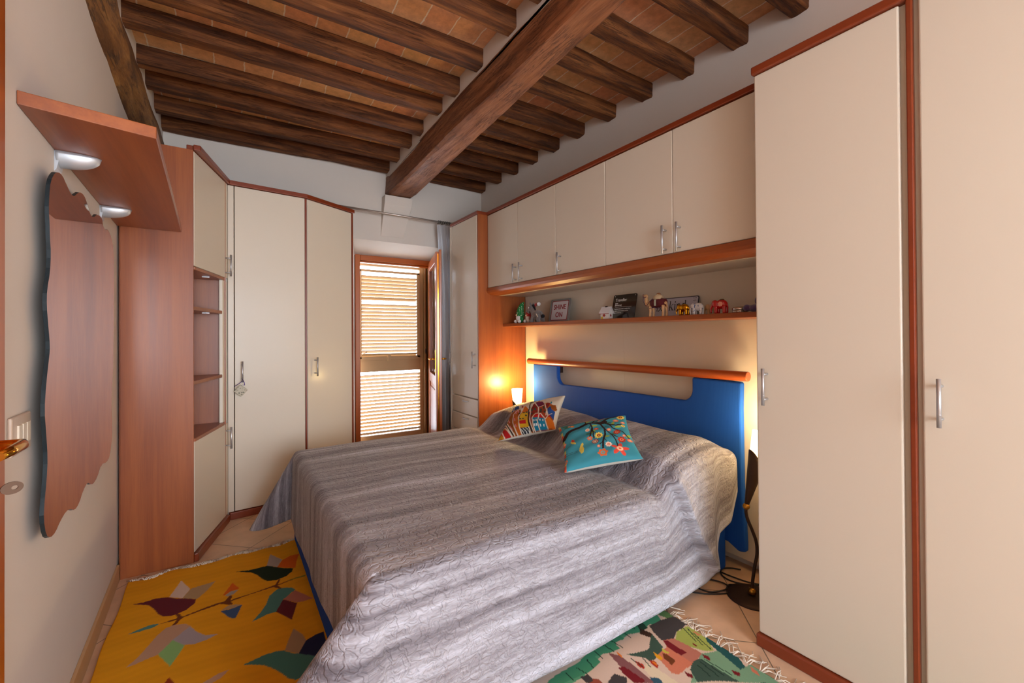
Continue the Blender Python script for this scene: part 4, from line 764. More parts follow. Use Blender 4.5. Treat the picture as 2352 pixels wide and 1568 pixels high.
dz = rho*(1-np.cos(phi))+ext*np.cos(tilt)
azi = th-np.radians(np.where(df > 0, 34, 50))*np.sin(2*th)*(r > 0)
ox = -np.cos(azi)*hor; oy = sgn*np.sin(azi)*hor
PX = bx+ox; PY = by+oy; PZ = topz-dz
# pleat on the near side close to the head
side = (dn > 0) & (ds <= 0)
xr = np.interp(PZ, [.06, .115, .21, .32, .51, .60, .69], [2.08, 2.045, 1.975, 1.89, 1.79, 1.745, 1.68])
dp = PX-xr; amp = np.clip((.70-PZ)/.12, 0, 1)
stp = 1/(1+np.exp(-dp/.006))
pl_ = amp*(stp*(.006+.050*np.exp(-np.maximum(dp, 0)/.05))-(1-stp)*.020*np.exp(np.minimum(dp, 0)/.05))
PY = PY-np.where(side, pl_, 0)
# gentle body wrinkles
rng = np.random.RandomState(4)
wr = np.zeros_like(PX)
for k in range(14):
    fx, fy = rng.uniform(-9, 9), rng.uniform(-9, 9); wr += np.sin(bx*fx+by*fy+rng.uniform(0, 6))*.0012
wr += .006*np.exp(-((by-1.75-.2*np.sin(bx*2))/.03)**2)*0
PZ = PZ+np.where(r < .02, wr, wr*.3); PX = PX-np.where((ds > 0) & (dside <= 0), .004*np.sin(by*9+1)*ext/.4*.4+.003*np.sin(by*23)*ext/.4*.5, 0)
# head end tucks down behind the pillows
PZ = np.maximum(PZ, .012)
tck = sst(2.235, 2.262, bx)*(ds <= 0)*(dside <= 0); PZ = PZ-.05*tck
pts = np.stack([PX, PY, PZ], -1).reshape(-1, 3)
uvs = np.stack([SS-0*SS, TT], -1).reshape(-1, 2)
def coverlet_mat():
    m, N, L, P = new_mat('grey_striped_quilt')
    tc = N.new('ShaderNodeTexCoord')
    def noise_(sx, sy, sc, det, rgh=.55, dist=0):
        mp = N.new('ShaderNodeMapping'); mp.inputs['Scale'].default_value = (sx, sy, 1); L.new(tc.outputs['UV'], mp.inputs['Vector'])
        n = N.new('ShaderNodeTexNoise'); n.noise_dimensions = '2D'; n.inputs['Scale'].default_value = sc; n.inputs['Detail'].default_value = det; n.inputs['Roughness'].default_value = rgh; n.inputs['Distortion'].default_value = dist
        L.new(mp.outputs['Vector'], n.inputs['Vector']); return n
    a = noise_(.12, 4.6, 1.9, 3); b = noise_(1.6, 34, 1.0, 5, .7, .3); c = noise_(9, 46, 1.6, 5, .75)
    m1 = N.new('ShaderNodeMath'); m1.operation = 'MULTIPLY'; m1.inputs[1].default_value = .60; L.new(a.outputs['Fac'], m1.inputs[0])
    m2 = N.new('ShaderNodeMath'); m2.operation = 'MULTIPLY_ADD'; m2.inputs[1].default_value = .24; L.new(b.outputs['Fac'], m2.inputs[0]); L.new(m1.outputs[0], m2.inputs[2])
    m3 = N.new('ShaderNodeMath'); m3.operation = 'MULTIPLY_ADD'; m3.inputs[1].default_value = .24; L.new(c.outputs['Fac'], m3.inputs[0]); L.new(m2.outputs[0], m3.inputs[2])
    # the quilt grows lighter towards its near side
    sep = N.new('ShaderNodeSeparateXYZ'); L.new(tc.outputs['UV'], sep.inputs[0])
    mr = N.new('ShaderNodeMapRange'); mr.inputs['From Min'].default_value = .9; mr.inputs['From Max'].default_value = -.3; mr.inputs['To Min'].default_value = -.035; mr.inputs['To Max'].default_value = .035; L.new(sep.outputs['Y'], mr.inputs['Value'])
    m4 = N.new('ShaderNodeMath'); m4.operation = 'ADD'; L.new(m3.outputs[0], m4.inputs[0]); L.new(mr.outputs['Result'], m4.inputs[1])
    rp = ramp(N, [(.38, (86, 82, 90)), (.47, (120, 116, 124)), (.54, (148, 145, 153)), (.61, (176, 176, 186)), (.70, (206, 209, 222))])
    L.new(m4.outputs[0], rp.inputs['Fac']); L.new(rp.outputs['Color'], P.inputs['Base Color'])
    P.inputs['Roughness'].default_value = .62; P.inputs['Specular IOR Level'].default_value = .35; P.inputs['Sheen Weight'].default_value = .25; P.inputs['Sheen Roughness'].default_value = .4
    # vermicelli quilting
    q = noise_(1, 1, 33, 1, .4, .8)
    s = N.new('ShaderNodeMath'); s.operation = 'SUBTRACT'; s.inputs[1].default_value = .5; L.new(q.outputs['Fac'], s.inputs[0])
    ab = N.new('ShaderNodeMath'); ab.operation = 'ABSOLUTE'; L.new(s.outputs[0], ab.inputs[0])
    mq = N.new('ShaderNodeMapRange'); mq.interpolation_type = 'SMOOTHSTEP'; mq.inputs['From Min'].default_value = 0; mq.inputs['From Max'].default_value = .15; L.new(ab.outputs[0], mq.inputs['Value'])
    fn = noise_(3, 30, 8, 3, .6)
    mm2 = N.new('ShaderNodeMath'); mm2.operation = 'MULTIPLY_ADD'; mm2.inputs[1].default_value = .35; L.new(fn.outputs['Fac'], mm2.inputs[0]); L.new(mq.outputs['Result'], mm2.inputs[2])
    bpn = N.new('ShaderNodeBump'); bpn.inputs['Strength'].default_value = .7; bpn.inputs['Distance'].default_value = .0045; L.new(mm2.outputs[0], bpn.inputs['Height']); L.new(bpn.outputs['Normal'], P.inputs['Normal'])
    return m
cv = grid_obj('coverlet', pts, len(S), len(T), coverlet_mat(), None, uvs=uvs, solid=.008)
tag(cv, 'grey striped quilted coverlet draped over the bed and its pillows', 'coverlet')

# ------------------------------------------------------------------ cushions
def cushion(name, size, M4, paint, back, label, thick=.105, NN=170):
    """pillow: front face grid with painted pattern, piping-free back"""
    o = empty(name, M4.translation, label, 'cushion', None)
    a = np.linspace(0, 1, NN); U, V = np.meshgrid(a, a, indexing='ij')
    e = 4*U*(1-U)*4*V*(1-V)
    def shape(sg):
        h = thick/2*np.power(np.clip(e, 0, 1), .36)*sg
        # corners stay out, sides pull in
        px = (U-.5)*size*(1-.075*(4*V*(1-V)))+0; py = (V-.5)*size*(1-.075*(4*U*(1-U)))
        w_ = .003*np.sin(U*19+V*7)*np.minimum(1, e*3)+.002*np.sin(V*25-U*11)*np.minimum(1, e*3)
        return np.stack([px, py, h+w_*1.0*sg], -1).reshape(-1, 3)
    Rm = np.array(M4.to_3x3()); tr_ = np.array(M4.translation)
    P1 = shape(1) @ Rm.T+tr_; P2 = shape(-1) @ Rm.T+tr_
    cols = paint(U.ravel(), V.ravel())
    grid_obj('cushion_front', P1, NN, NN, vcol(name+'_print', bump=.25, bscale=700), o, cols=cols)
    grid_obj('cushion_back', P2, NN, NN, back, o)
    return o
def lin(c): return np.array(srgb(c)[:3])
CC = {k: lin(v) for k, v in dict(mustard=(176, 128, 34), red=(176, 30, 30), violet=(110, 44, 96), brownor=(140, 74, 22), orange2=(182, 92, 26), blue2=(40, 76, 140), yellow=(206, 164, 36), orange=(208, 112, 30), blackw=(34, 40, 50), dred=(128, 34, 26), plum=(108, 34, 70), ored=(150, 62, 34), cyan=(24, 122, 156), trunk=(44, 38, 34), orangec=(196, 110, 36), teal3=(26, 120, 140)).items()}
def paint1(U, V):
    c = np.tile(lin((206, 200, 184)), (len(U), 1))
    low = (V < .58+.12*np.sin(U*9+1)) & (U < .97); k_ = (U*13+.6*np.sin(V*5)).astype(int) % 4
    for q_, cl in enumerate(((150, 78, 28), (178, 104, 34), (128, 34, 30), (168, 88, 30))): c[low & (k_ == q_)] = lin(cl)
    for i in range(70):
        rr_ = random.Random(i); c[(U-rr_.random())**2+(V-rr_.random())**2 < .00003] = lin((70, 110, 80))
    for k, p in CUSH1: c[in_poly(U, V, p)] = CC[k]
    for p in CUSH1K: c[in_poly(U, V, p)] = lin((40, 66, 54))
    for p in CUSH1W: c[in_poly(U, V, p)] = lin((204, 120, 130))
    for p in CUSH1B: c[in_poly(U, V, p)] = lin((210, 222, 226))
    m_ = in_poly(U, V, CUSH1[9][1]) & ((((U*60).astype(int)+(V*60).astype(int)) % 3) == 0); c[m_] = lin((200, 206, 200))
    for p in CUSH1L: c[near_line(U, V, p, .0085)] = lin((216, 206, 188))
    return c
def disc(c, U, V, x, y, rr_, col, petals=0, amp=.25):
    dx, dy = U-x, V-y; d = np.hypot(dx, dy); lim_ = rr_*(1+amp*np.cos(petals*np.arctan2(dy, dx))) if petals else rr_
    c[d < lim_] = col
def paint2(U, V):
    c = np.tile(lin((62, 142, 158)), (len(U), 1))
    edge = U < .035; c[edge & ((V*14).astype(int) % 3 == 0)] = lin((200, 84, 60)); c[edge & ((V*14).astype(int) % 3 == 1)] = lin((196, 196, 110))
    for (x, y), a in C2LF:
        dx, dy = U-x, V-y; q = dx*math.cos(a)+dy*math.sin(a); s_ = -dx*math.sin(a)+dy*math.cos(a)
        c[(q/.05)**2+(s_/.023)**2 < 1] = lin((150, 172, 70)) if a > .15 else lin((60, 118, 96))
    for w_, p in C2BR: c[near_line(U, V, p, w_/6.19/185*1.15)] = lin((46, 30, 28))
    cc = dict(pinkf=((226, 142, 116), (190, 70, 50)), coral=((220, 118, 92), (236, 190, 150)), yel=((232, 206, 92), (150, 44, 24)), pale=((236, 206, 176), (220, 120, 90)), red=((196, 60, 52), (234, 180, 140)), redo=((178, 56, 40), (226, 130, 96)), orangef=((224, 110, 62), (110, 172, 170)), ring=((140, 44, 52), (230, 200, 150)), coralp=((238, 208, 188), (224, 130, 100)), star=((222, 78, 62), (240, 200, 160)), oran=((214, 96, 44), (232, 190, 70)))
    for k, rr_, (x, y) in C2FL:
        a_, b_ = cc[k]; pt = {'star': 5, 'yel': 9, 'orangef': 6, 'redo': 8, 'coralp': 8}.get(k, 0)
        rr_ = rr_*1.25
        disc(c, U, V, x, y, rr_, lin(a_), pt, .45 if k == 'star' else .14); disc(c, U, V, x, y, rr_*.5, lin(b_)); disc(c, U, V, x, y, rr_*.2, lin(a_))
        if k == 'ring':
            disc(c, U, V, x, y, rr_*.75, lin((232, 214, 180))); disc(c, U, V, x, y, rr_*.55, lin((150, 50, 56))); disc(c, U, V, x, y, rr_*.3, lin((232, 214, 180)))
    c[in_poly(U, V, C2BIRD)] = lin((214, 192, 84)); c[in_poly(U, V, C2BUG[0])] = lin((214, 200, 96)); c[in_poly(U, V, C2BUG[1])] = lin((186, 60, 36))
    return c
def frame_m(c, x, y):
    x = Vector(x).normalized(); y = Vector(y); y = (y-x*y.dot(x)).normalized(); z_ = x.cross(y)
    return Matrix(((x.x, y.x, z_.x, c[0]), (x.y, y.y, z_.y, c[1]), (x.z, y.z, z_.z, c[2]), (0, 0, 0, 1)))
M_linen = flat('cream_linen', (206, 202, 190), rough=.9, bump=.2, bscale=700)
cushion('town_print_cushion', .41, frame_m((1.752, 2.430, .735), (.54, -.80, .26), (.70, .60, .39)), paint1, M_linen, 'white cushion printed with colourful crooked houses, nearer the window')
cushion('blossom_print_cushion', .40, frame_m((1.693, 1.75, .712), (.76, -.62, .20), (.53, .77, .37)), paint2, M_linen, 'turquoise cushion printed with a flowering branch and birds')
# ------------------------------------------------------------------ rugs
RC = {k: lin(v) for k, v in dict(dgreen=(28, 44, 26), lgrey=(168, 156, 146), orange=(212, 98, 20), brown=(112, 58, 26), olive=(140, 132, 40), maroon=(100, 34, 44), cream=(214, 190, 172), beige=(178, 148, 108), teal=(82, 132, 126), pink=(184, 116, 98), blue=(62, 88, 128), taupe=(190, 150, 122), lilac=(168, 156, 160), mint=(140, 186, 116), beige2=(170, 140, 108), navy=(34, 38, 74), teal2=(72, 124, 118), rust=(150, 58, 24),
    seag=(92, 160, 124), green=(70, 146, 110), dkgreen=(36, 70, 52), lgreen=(96, 132, 80), char=(66, 62, 62), chart=(160, 172, 84), dteal=(32, 84, 84), dred=(116, 24, 32), dkgreen2=(60, 84, 72), salmon=(206, 122, 94), yellow=(226, 160, 30), yellow2=(198, 190, 70), redleaf=(170, 42, 24), orangel=(220, 120, 30), mauve=(132, 84, 84), creamb=(222, 206, 176), blueg=(50, 86, 104), rust2=(150, 74, 54), lseag=(120, 160, 128), brownd=(62, 40, 30)).items()}
RC['pink2'] = RC['pink']
M_fringe = flat('cream_rug_fringe', (222, 210, 194), rough=.95)
def rug(root, name, x0, x1, y0, y1, res, paint, warp, mat, z0=.007):
    nu = int((x1-x0)/res); nv = int((y1-y0)/res)
    X, Y = np.meshgrid(np.linspace(x0, x1, nu), np.linspace(y0, y1, nv), indexing='ij')
    cols = paint(X.ravel(), Y.ravel()); WXx, WYy, WZ = warp(X, Y)
    pts = np.stack([WXx, WYy, WZ+z0], -1).reshape(-1, 3)
    return grid_obj(name, pts, nu, nv, mat, root, cols=cols, solid=.006)
def paintr1(X, Y):
    c = np.tile(lin((226, 156, 20)), (len(X), 1)); c *= (1+.02*np.sin(Y*150+np.sin(X*9)*2)+.03*np.sin(Y*41+X*5))[:, None]; base = c.copy()
    # motifs hidden towards the near end continue the pattern
    for sx, sy in ((.0, -.78), (.12, -1.25)):
        for k, p in RUG1[:16]:
            c[in_poly(X-sx, Y-sy, p)] = RC[k]
    c[Y > 1.72] = base[Y > 1.72]
    for k, p in RUG1: c[in_poly(X, Y, p)] = RC[k]
    return c
r1 = empty('flat_woven_rug', (.1, 2.2, 0), 'mustard yellow flat-woven rug with leaf and bird-like motifs at the bed foot', 'rug')
def warp1(X, Y):
    t = (Y-3.04); e = .010*np.sin(X*22+.5)+.006*np.sin(X*41)
    f_ = np.clip(1+t/.35, 0, 1)
    return X+.004*np.sin(Y*12), Y+e*f_+.018*(X+.45)*f_*2, .0015*(1+np.sin(X*30+Y*7))
rug(r1, 'woven_field', -.438, .70, .62, 3.035, .0042, paintr1, warp1, vcol('rug_wool', bump=.5, bscale=500, stretch=(1, 2.5, 1)))
rnd = random.Random(5); m = MB()
for i in range(230):
    x = -.435+1.12*rnd.random(); y = 3.035+.010*math.sin(x*22+.5)+.006*math.sin(x*41)+.036*(x+.45); l = .03+.03*rnd.random(); a = rnd.uniform(-1.1, 1.1)
    m.tube([(x, y-.006, .009), (x+.3*l*math.sin(a), y+l*.4, .012+rnd.random()*.004), (x+l*math.sin(a*1.4), y+l*.85*abs(math.cos(a))+.004, .0035)], [.0022, .0018, .0013], 5)
m.build('fringe', M_fringe, r1)
def paintr2(X, Y):
    c = np.tile(RC['cream'], (len(X), 1))
    # generic lower part: patches in the same colours
    rr_ = random.Random(8); keys = ['seag', 'cream', 'mauve', 'dred', 'char', 'salmon', 'lseag', 'green', 'creamb', 'dkgreen2', 'blueg']
    for i in range(90):
        cx, cy = rr_.uniform(.35, 1.72), rr_.uniform(.2, 1.15); l_, w_ = rr_.uniform(.06, .16), rr_.uniform(.03, .06); k = rr_.choice(keys)
        cy = .2+(cy-.2)*.75
        p = [(cx-l_, cy-w_*.2), (cx-l_*.3, cy+w_), (cx+l_*.7, cy+w_*.7), (cx+l_, cy-w_*.3), (cx+l_*.2, cy-w_)]
        c[in_poly(X, Y, p)] = RC[k]
    c[(X > 1.45) & (Y < .85)] = RC['lseag']
    c[(Y > .86) & (X < 1.66)] = RC['cream']
    for k, p in RUG2: c[in_poly(X, Y, p)] = RC[k]
    for p in RUG2L: c[near_line(X, Y, p, .0022)] = lin((24, 52, 40))
    return c
r2 = empty('pictorial_kilim_rug', (1.1, .8, 0), 'multicoloured green and pink kilim rug with white fringe beside the bed', 'rug')
warp2 = lambda X, Y: (X, Y+.05*(X-1.7)*np.clip((Y-.9)/.45, 0, 1)+.006*np.sin(X*26), .0015*(1+np.sin(X*17+Y*13)))
rug(r2, 'woven_field', .80, 1.705, .2, 1.375, .0042, paintr2, warp2, vcol('kilim_wool', bump=.5, bscale=500, stretch=(2.5, 1, 1)))
m = MB(); rnd = random.Random(9)
for i in range(120):
    g_ = int(i/6); y = .25+g_*.0575+rnd.uniform(-.012, .012)
    if y > 1.37: continue
    l = .05+.05*rnd.random(); a = rnd.uniform(-.9, .9)+.5*math.sin(g_*1.7)
    m.tube([(1.70, y, .010), (1.70+l*.4*math.cos(a), y+l*.4*math.sin(a), .016+rnd.random()*.006), (1.70+l*.8*math.cos(a), y+l*.75*math.sin(a), .006), (1.70+l*math.cos(a*.4), y+l*math.sin(a*1.6), .0035)], [.0022, .0020, .0017, .0013], 5)
m.build('fringe', M_fringe, r2)

# ------------------------------------------------------------------ floor lamps with torch heads
M_amber = flat('frosted_warm_glass', (255, 236, 200), rough=.5, emit=(255, 206, 130), es=11)
def lamp(x, y, lean, label, seed, power, lcol, axk=.21):
    o = empty('torch_floor_lamp', (x, y, 0), label, 'lamp', 'torch floor lamps')
    MB().lathe([(0, .012), (.02, .014), (.09, .0115), (.112, .007), (.115, .003), (.114, 0), (0, 0)], (x-.035*lean[0]*0, y, .0005), 40).build('base', M_iron, o)
    lx, ly = lean
    def Q(a, z): return (x+lx*a, y+ly*a, z)
    MB().ball(Q(0, .030), .019).build('brass_ball', M_gold, o)
    pts = [Q(a, z) for a, z in ((0, .03), (.004, .08), (.016, .15), (.030, .215), (.026, .275), (.002, .335), (-.022, .385), (-.030, .42), (-.028, .445))]
    P2 = []
    for i in range(len(pts)-1):
        p0 = Vector(pts[max(i-1, 0)]); p1 = Vector(pts[i]); p2 = Vector(pts[i+1]); p3 = Vector(pts[min(i+2, len(pts)-1)])
        for k in range(5):
            t = k/5; P2.append(.5*((2*p1)+(p2-p0)*t+(2*p0-5*p1+4*p2-p3)*t*t+(3*p1-p0-3*p2+p3)*t**3))
    P2.append(Vector(pts[-1]))
    MB().tube(P2, .0075, 12).build('stem', M_iron, o)
    b = Vector(Q(-.028, .447)); MB().ball(b, .0165).build('brass_ball', M_gold, o)
    ax = Vector((lx*axk, ly*axk, 1)).normalized()
    top = b+ax*.255
    # dark cone, cut obliquely
    n = 32; m = MB(); vs = []; q = Vector((0, 0, 1)).rotation_difference(ax)
    for i in range(9):
        t = i/8
        for j in range(n):
            th_ = 2*math.pi*j/n; cut = .225+.055*math.cos(th_-2.6)
            h = cut*t; rad = .008+.135*h*1.0
            vs.append(b+q @ Vector((rad*math.cos(th_), rad*math.sin(th_), h)))
    m.add(vs, [(i*n+j, i*n+(j+1) % n, (i+1)*n+(j+1) % n, (i+1)*n+j) for i in range(8) for j in range(n)], True)
    m.build('cone_holder', M_iron, o, solid=.002)
    m = MB(); prof = [(.020, .16), (.030, .20), (.040, .27), (.047, .34), (.050, .375), (.048, .375), (.038, .27), (.018, .165)]
    m.lathe(prof, b, 32, ax); gl = m.build('glass_shade', M_amber, o)
    ld = bpy.data.lights.new('lamp_bulb', 'POINT'); ld.energy = power; ld.color = lcol; ld.shadow_soft_size = .05
    lo = bpy.data.objects.new('lamp_bulb', ld); COL.objects.link(lo); lo.location = b+ax*.40-Vector(o.location); lo.parent = o
    return o
lamp(2.165, 1.165, (.6, -.55), 'dark torch floor lamp with lit glass between the bed and the tall wardrobe', 1, 7, (1, .82, .52), .28)
lamp(2.165, 3.235, (.0, .15), 'dark torch floor lamp with lit glass at the window side of the bed', 2, 16, (1, .70, .28))
m = MB()
def cat_(pts, k=6):
    P2 = []
    for i in range(len(pts)-1):
        p0 = Vector(pts[max(i-1, 0)]); p1 = Vector(pts[i]); p2 = Vector(pts[i+1]); p3 = Vector(pts[min(i+2, len(pts)-1)])
        for j in range(k):
            t = j/k; P2.append(.5*((2*p1)+(p2-p0)*t+(2*p0-5*p1+4*p2-p3)*t*t+(3*p1-p0-3*p2+p3)*t**3))
    return P2+[Vector(pts[-1])]
zc_ = .005
m.tube(cat_([(1.90, 1.56, zc_), (1.915, 1.46, zc_), (1.96, 1.34, zc_), (2.06, 1.262, zc_), (2.12, 1.25, zc_), (2.155, 1.30, zc_+.002), (2.125, 1.375, zc_), (2.06, 1.40, zc_), (2.01, 1.36, zc_), (2.03, 1.30, zc_), (2.10, 1.265, zc_+.006), (2.17, 1.285, zc_), (2.225, 1.235, .008)]), .0036, 8)
m.tube(cat_([(2.19, 1.52, zc_), (2.24, 1.42, zc_), (2.25, 1.34, zc_), (2.27, 1.25, zc_), (2.30, 1.20, zc_)]), .0036, 8)
m.tube(cat_([(2.36, 1.33, zc_), (2.33, 1.37, zc_), (2.27, 1.385, zc_+.006), (2.225, 1.36, zc_), (2.21, 1.30, zc_), (2.25, 1.23, zc_), (2.33, 1.17, zc_)]), .0036, 8)
tag(m.build('power_cord', flat('black_cord', (28, 22, 20), rough=.5)), 'dark cord looped on the floor beside the lamp foot', 'cord')

# ------------------------------------------------------------------ things on the toy shelf
ZS = 1.4085
M_eye = flat('glossy_black', (14, 12, 12), rough=.15)
M_skin = flat('gnome_nose', (224, 176, 146), rough=.7)
M_fluff = flat('white_fluff', (224, 220, 216), rough=1, bump=.8, bscale=400, sheen=.5)
def dotted(name, base, dot_):
    m, N, L, P = new_mat(name); tc = N.new('ShaderNodeTexCoord'); v = N.new('ShaderNodeTexVoronoi'); v.inputs['Scale'].default_value = 75; v.inputs['Randomness'].default_value = .35; L.new(tc.outputs['Object'], v.inputs['Vector'])
    rp = ramp(N, [(0, dot_), (.22, dot_), (.26, base), (1, base)]); L.new(v.outputs['Distance'], rp.inputs['Fac']); L.new(rp.outputs['Color'], P.inputs['Base Color']); P.inputs['Roughness'].default_value = .9; return m
def gnome(x, y, hat, label, h=1.0, bend=(-.6, -.6), pom=None):
    o = empty('gnome_plush', (x, y, ZS), label, 'soft toy')
    MB().ball((x, y, ZS+.038*h), .030*h, .034*h, .040*h).build('body', hat, o)
    pts = []; rad = []
    for i in range(13):
        t = i/12; pts.append((x+bend[0]*.03*t*t, y+bend[1]*.10*t**2.2, ZS+.060*h+.145*h*(t-.22*t**3))); rad.append(.036*h*(1-t)**.8+.006)
    MB().tube(pts, rad, 18).build('hat', hat, o)
    if pom: MB().ball((pts[-1][0], pts[-1][1]-.012, pts[-1][2]-.004), .017).build('pompom', M_fluff, o)
    MB().ball((x-.022, y, ZS+.045*h), .018*h, .026*h, .034*h).build('beard', M_fluff, o)
    MB().ball((x-.040, y, ZS+.068*h), .009).build('nose', M_skin, o)
    for s in (-1, 1): MB().ball((x-.030, y+s*.028, ZS+.016), .017, .016, .0155).build('foot', M_fluff, o)
    return o
gnome(2.20, 3.235, dotted('green_spotted_felt', (20, 112, 52), (214, 228, 208)), 'small gnome plush with tall green spotted hat at the window end of the toy shelf', 1.05, (0, -.55))
gnome(2.235, 3.138, dotted('red_spotted_felt', (170, 24, 26), (232, 214, 206)), 'small gnome plush with red hat and white pompom, between the green gnome and the donkey', .95, (.4, -1.05), True)
# donkey
def blob(name, balls, mat, parent, vox=.0022):
    m = MB()
    for b_ in balls:
        if len(b_) == 4: m.ball(b_[:3], b_[3], n=14)
        elif len(b_) == 6: m.ball(b_[:3], b_[3], b_[4], b_[5], n=16)
        else: m.tube([b_[0], b_[1]], [b_[2], b_[3]], 12); m.ball(b_[0], b_[2], n=12); m.ball(b_[1], b_[3], n=12)
    return m.build(name, mat, parent, remesh=vox)
def cap(p, q, r0, r1): return (Vector(p), Vector(q), r0, r1, 0)
M_dk = flat('grey_plush', (104, 98, 96), rough=1, bump=.6, bscale=500, sheen=.5)
M_blackplush = flat('black_plush', (22, 20, 22), rough=1)
o = empty('donkey_plush', (2.20, 2.99, ZS), 'grey plush donkey with black mane and tail on the toy shelf', 'soft toy')
D = lambda a, b, c: (2.195+a, 3.085-b, ZS+c)     # b: along the shelf from head to tail
blob('body', [(*D(0, .115, .062), .036, .060, .042), cap(D(0, .075, .07), D(0, .045, .115), .032, .024), (*D(-.004, .028, .122), .024, .028, .027), cap(D(-.004, .015, .115), D(-.006, -.004, .100), .020, .019),
    cap(D(-.016, .075, .05), D(-.020, .062, .014), .018, .016), cap(D(.018, .075, .05), D(.024, .07, .014), .018, .016), cap(D(-.018, .150, .05), D(-.022, .155, .015), .021, .017), cap(D(.018, .150, .05), D(.024, .16, .015), .021, .017), cap(D(0, .165, .085), D(-.004, .195, .055), .010, .009)], M_dk, o)
for s in (-1, 1): MB().tube([D(s*.012, .042, .143), D(s*.016, .038, .160), D(s*.016, .030, .172)], [.008, .009, .004], 10).build('ear', M_dk, o)
MB().tube([D(0, .036, .152), D(0, .055, .150), D(0, .072, .128), D(0, .088, .105)], [.008, .012, .011, .006], 10, flat=.6).build('mane', M_blackplush, o)
MB().ball(D(-.006, .200, .050), .012, .020, .016).build('tail_tuft', M_blackplush, o)
MB().ball(D(-.026, .022, .128), .004, .008, .0075).build('eye_patch', M_fluff, o); MB().ball(D(-.0295, .021, .128), .0025, .004, .004).build('eye', M_eye, o)
MB().prism([(3.085-.150, ZS+.075), (3.085-.145, ZS+.070), (3.085-.172, ZS+.040), (3.085-.180, ZS+.044)], 2.155, 2.1565, 'yz').build('care_label', M_white, o)

def text_obj(name, txt, size, loc, parent, mat, bold=0, ydir=(0, -1, 0), up=(0, 0, 1), align='LEFT', sx=1.0):
    cu = bpy.data.curves.new(name, 'FONT'); cu.body = txt; cu.size = size; cu.align_x = align; cu.extrude = .0004; cu.offset = bold
    t = bpy.data.objects.new(name+'_tmp', cu); COL.objects.link(t)
    dg = bpy.context.evaluated_depsgraph_get(); me = bpy.data.meshes.new_from_object(t.evaluated_get(dg)); bpy.data.objects.remove(t)
    X_ = Vector(ydir).normalized(); Y_ = Vector(up).normalized(); Z_ = X_.cross(Y_)
    M4 = Matrix(((X_.x*sx, Y_.x, Z_.x, loc[0]), (X_.y*sx, Y_.y, Z_.y, loc[1]), (X_.z*sx, Y_.z, Z_.z, loc[2]), (0, 0, 0, 1)))
    off = world_loc(parent); me.transform(Matrix.Translation(-off) @ M4); me.materials.clear(); me.materials.append(mat)
    o = bpy.data.objects.new(name, me); COL.objects.link(o); o.parent = parent; return o
def rrect(w, h, r_, n=5):
    p = []
    for cx, cy, a in ((w/2-r_, h/2-r_, 0), (-w/2+r_, h/2-r_, 90), (-w/2+r_, -h/2+r_, 180), (w/2-r_, -h/2+r_, 270)):
        p += [(cx+r_*math.cos(R(a+90*k/n)), cy+r_*math.sin(R(a+90*k/n))) for k in range(n+1)]
    return p
def plate(parent, name, yc, zc, w, h, r_, xb, leanx, t, mat, grow=0):
    """plate standing on the shelf, leaning back: base front at xb, top further back by leanx"""
    zax = Vector((leanx, 0, h)).normalized(); yax = Vector((0, -1, 0)); nx = yax.cross(zax).normalized()      # towards viewer (-x)
    if nx.x > 0: nx = -nx
    base = Vector((xb, yc, ZS)); M4 = lambda a, b, d: base+yax*a+zax*(b+h/2)+nx*d
    pp = rrect(w-grow*2, h-grow*2, max(.001, r_-grow*.5)); n = len(pp)
    return pp, n, M4, zax, nx
def sign_plate(parent, name, geo, d0, d1, mat):
    pp, n, M4, zax, nx = geo
    m = MB(); vs = [M4(a, b, d0) for a, b in pp]+[M4(a, b, d1) for a, b in pp]
    m.add(vs, [tuple(range(n)), tuple(range(n, 2*n))]+[(i, (i+1) % n, n+(i+1) % n, n+i) for i in range(n)]); return m.build(name, mat, parent)
# SHINE ON
o = empty('shine_on_sign', (2.33, 2.83, ZS), 'small square grey-edged sign reading SHINE ON on the toy shelf', 'sign')
M_greyp = flat('grey_sign_edge', (118, 122, 122), rough=.4); M_signw = flat('white_sign_face', (196, 192, 198), rough=.35); M_signr = flat('dark_red_print', (136, 28, 40), rough=.4); M_signk = flat('black_print', (20, 20, 28), rough=.35)
yc = 2.825
g0 = plate(o, '', yc, 0, .262, .196, .014, 2.300, .035, 0, None); sign_plate(o, 'plate', g0, -.003, 0, M_greyp)
g1 = plate(o, '', yc, 0, .218, .164, .010, 2.300, .035, 0, None); 
M4a = g0[2]
def sub(o, nm, w, h, r_, d0, d1, mat, geo, da=0, db=0):
    pp = rrect(w, h, r_); n = len(pp); m = MB(); vs = [geo[2](a+da, b+db, d0) for a, b in pp]+[geo[2](a+da, b+db, d1) for a, b in pp]
    m.add(vs, [tuple(range(n)), tuple(range(n, 2*n))]+[(i, (i+1) % n, n+(i+1) % n, n+i) for i in range(n)]); return m.build(nm, mat, o)
sub(o, 'red_border', .214, .168, .010, 0, .0006, M_signr, g0); sub(o, 'white_face', .200, .155, .008, .0004, .0012, M_signw, g0)
def sign_text(o, geo, txt, size, a, b, mat, bold=.0, sx=1.0, align='CENTER', d=.0016):
    return text_obj('lettering', txt, size, geo[2](a, b, d), o, mat, bold, (0, -1, 0), geo[3], align, sx)
sign_text(o, g0, 'SHINE', .058, 0, .010, M_signr, .0012, 1.0); sign_text(o, g0, 'ON', .058, 0, -.055, M_signr, .0012, 1.0)
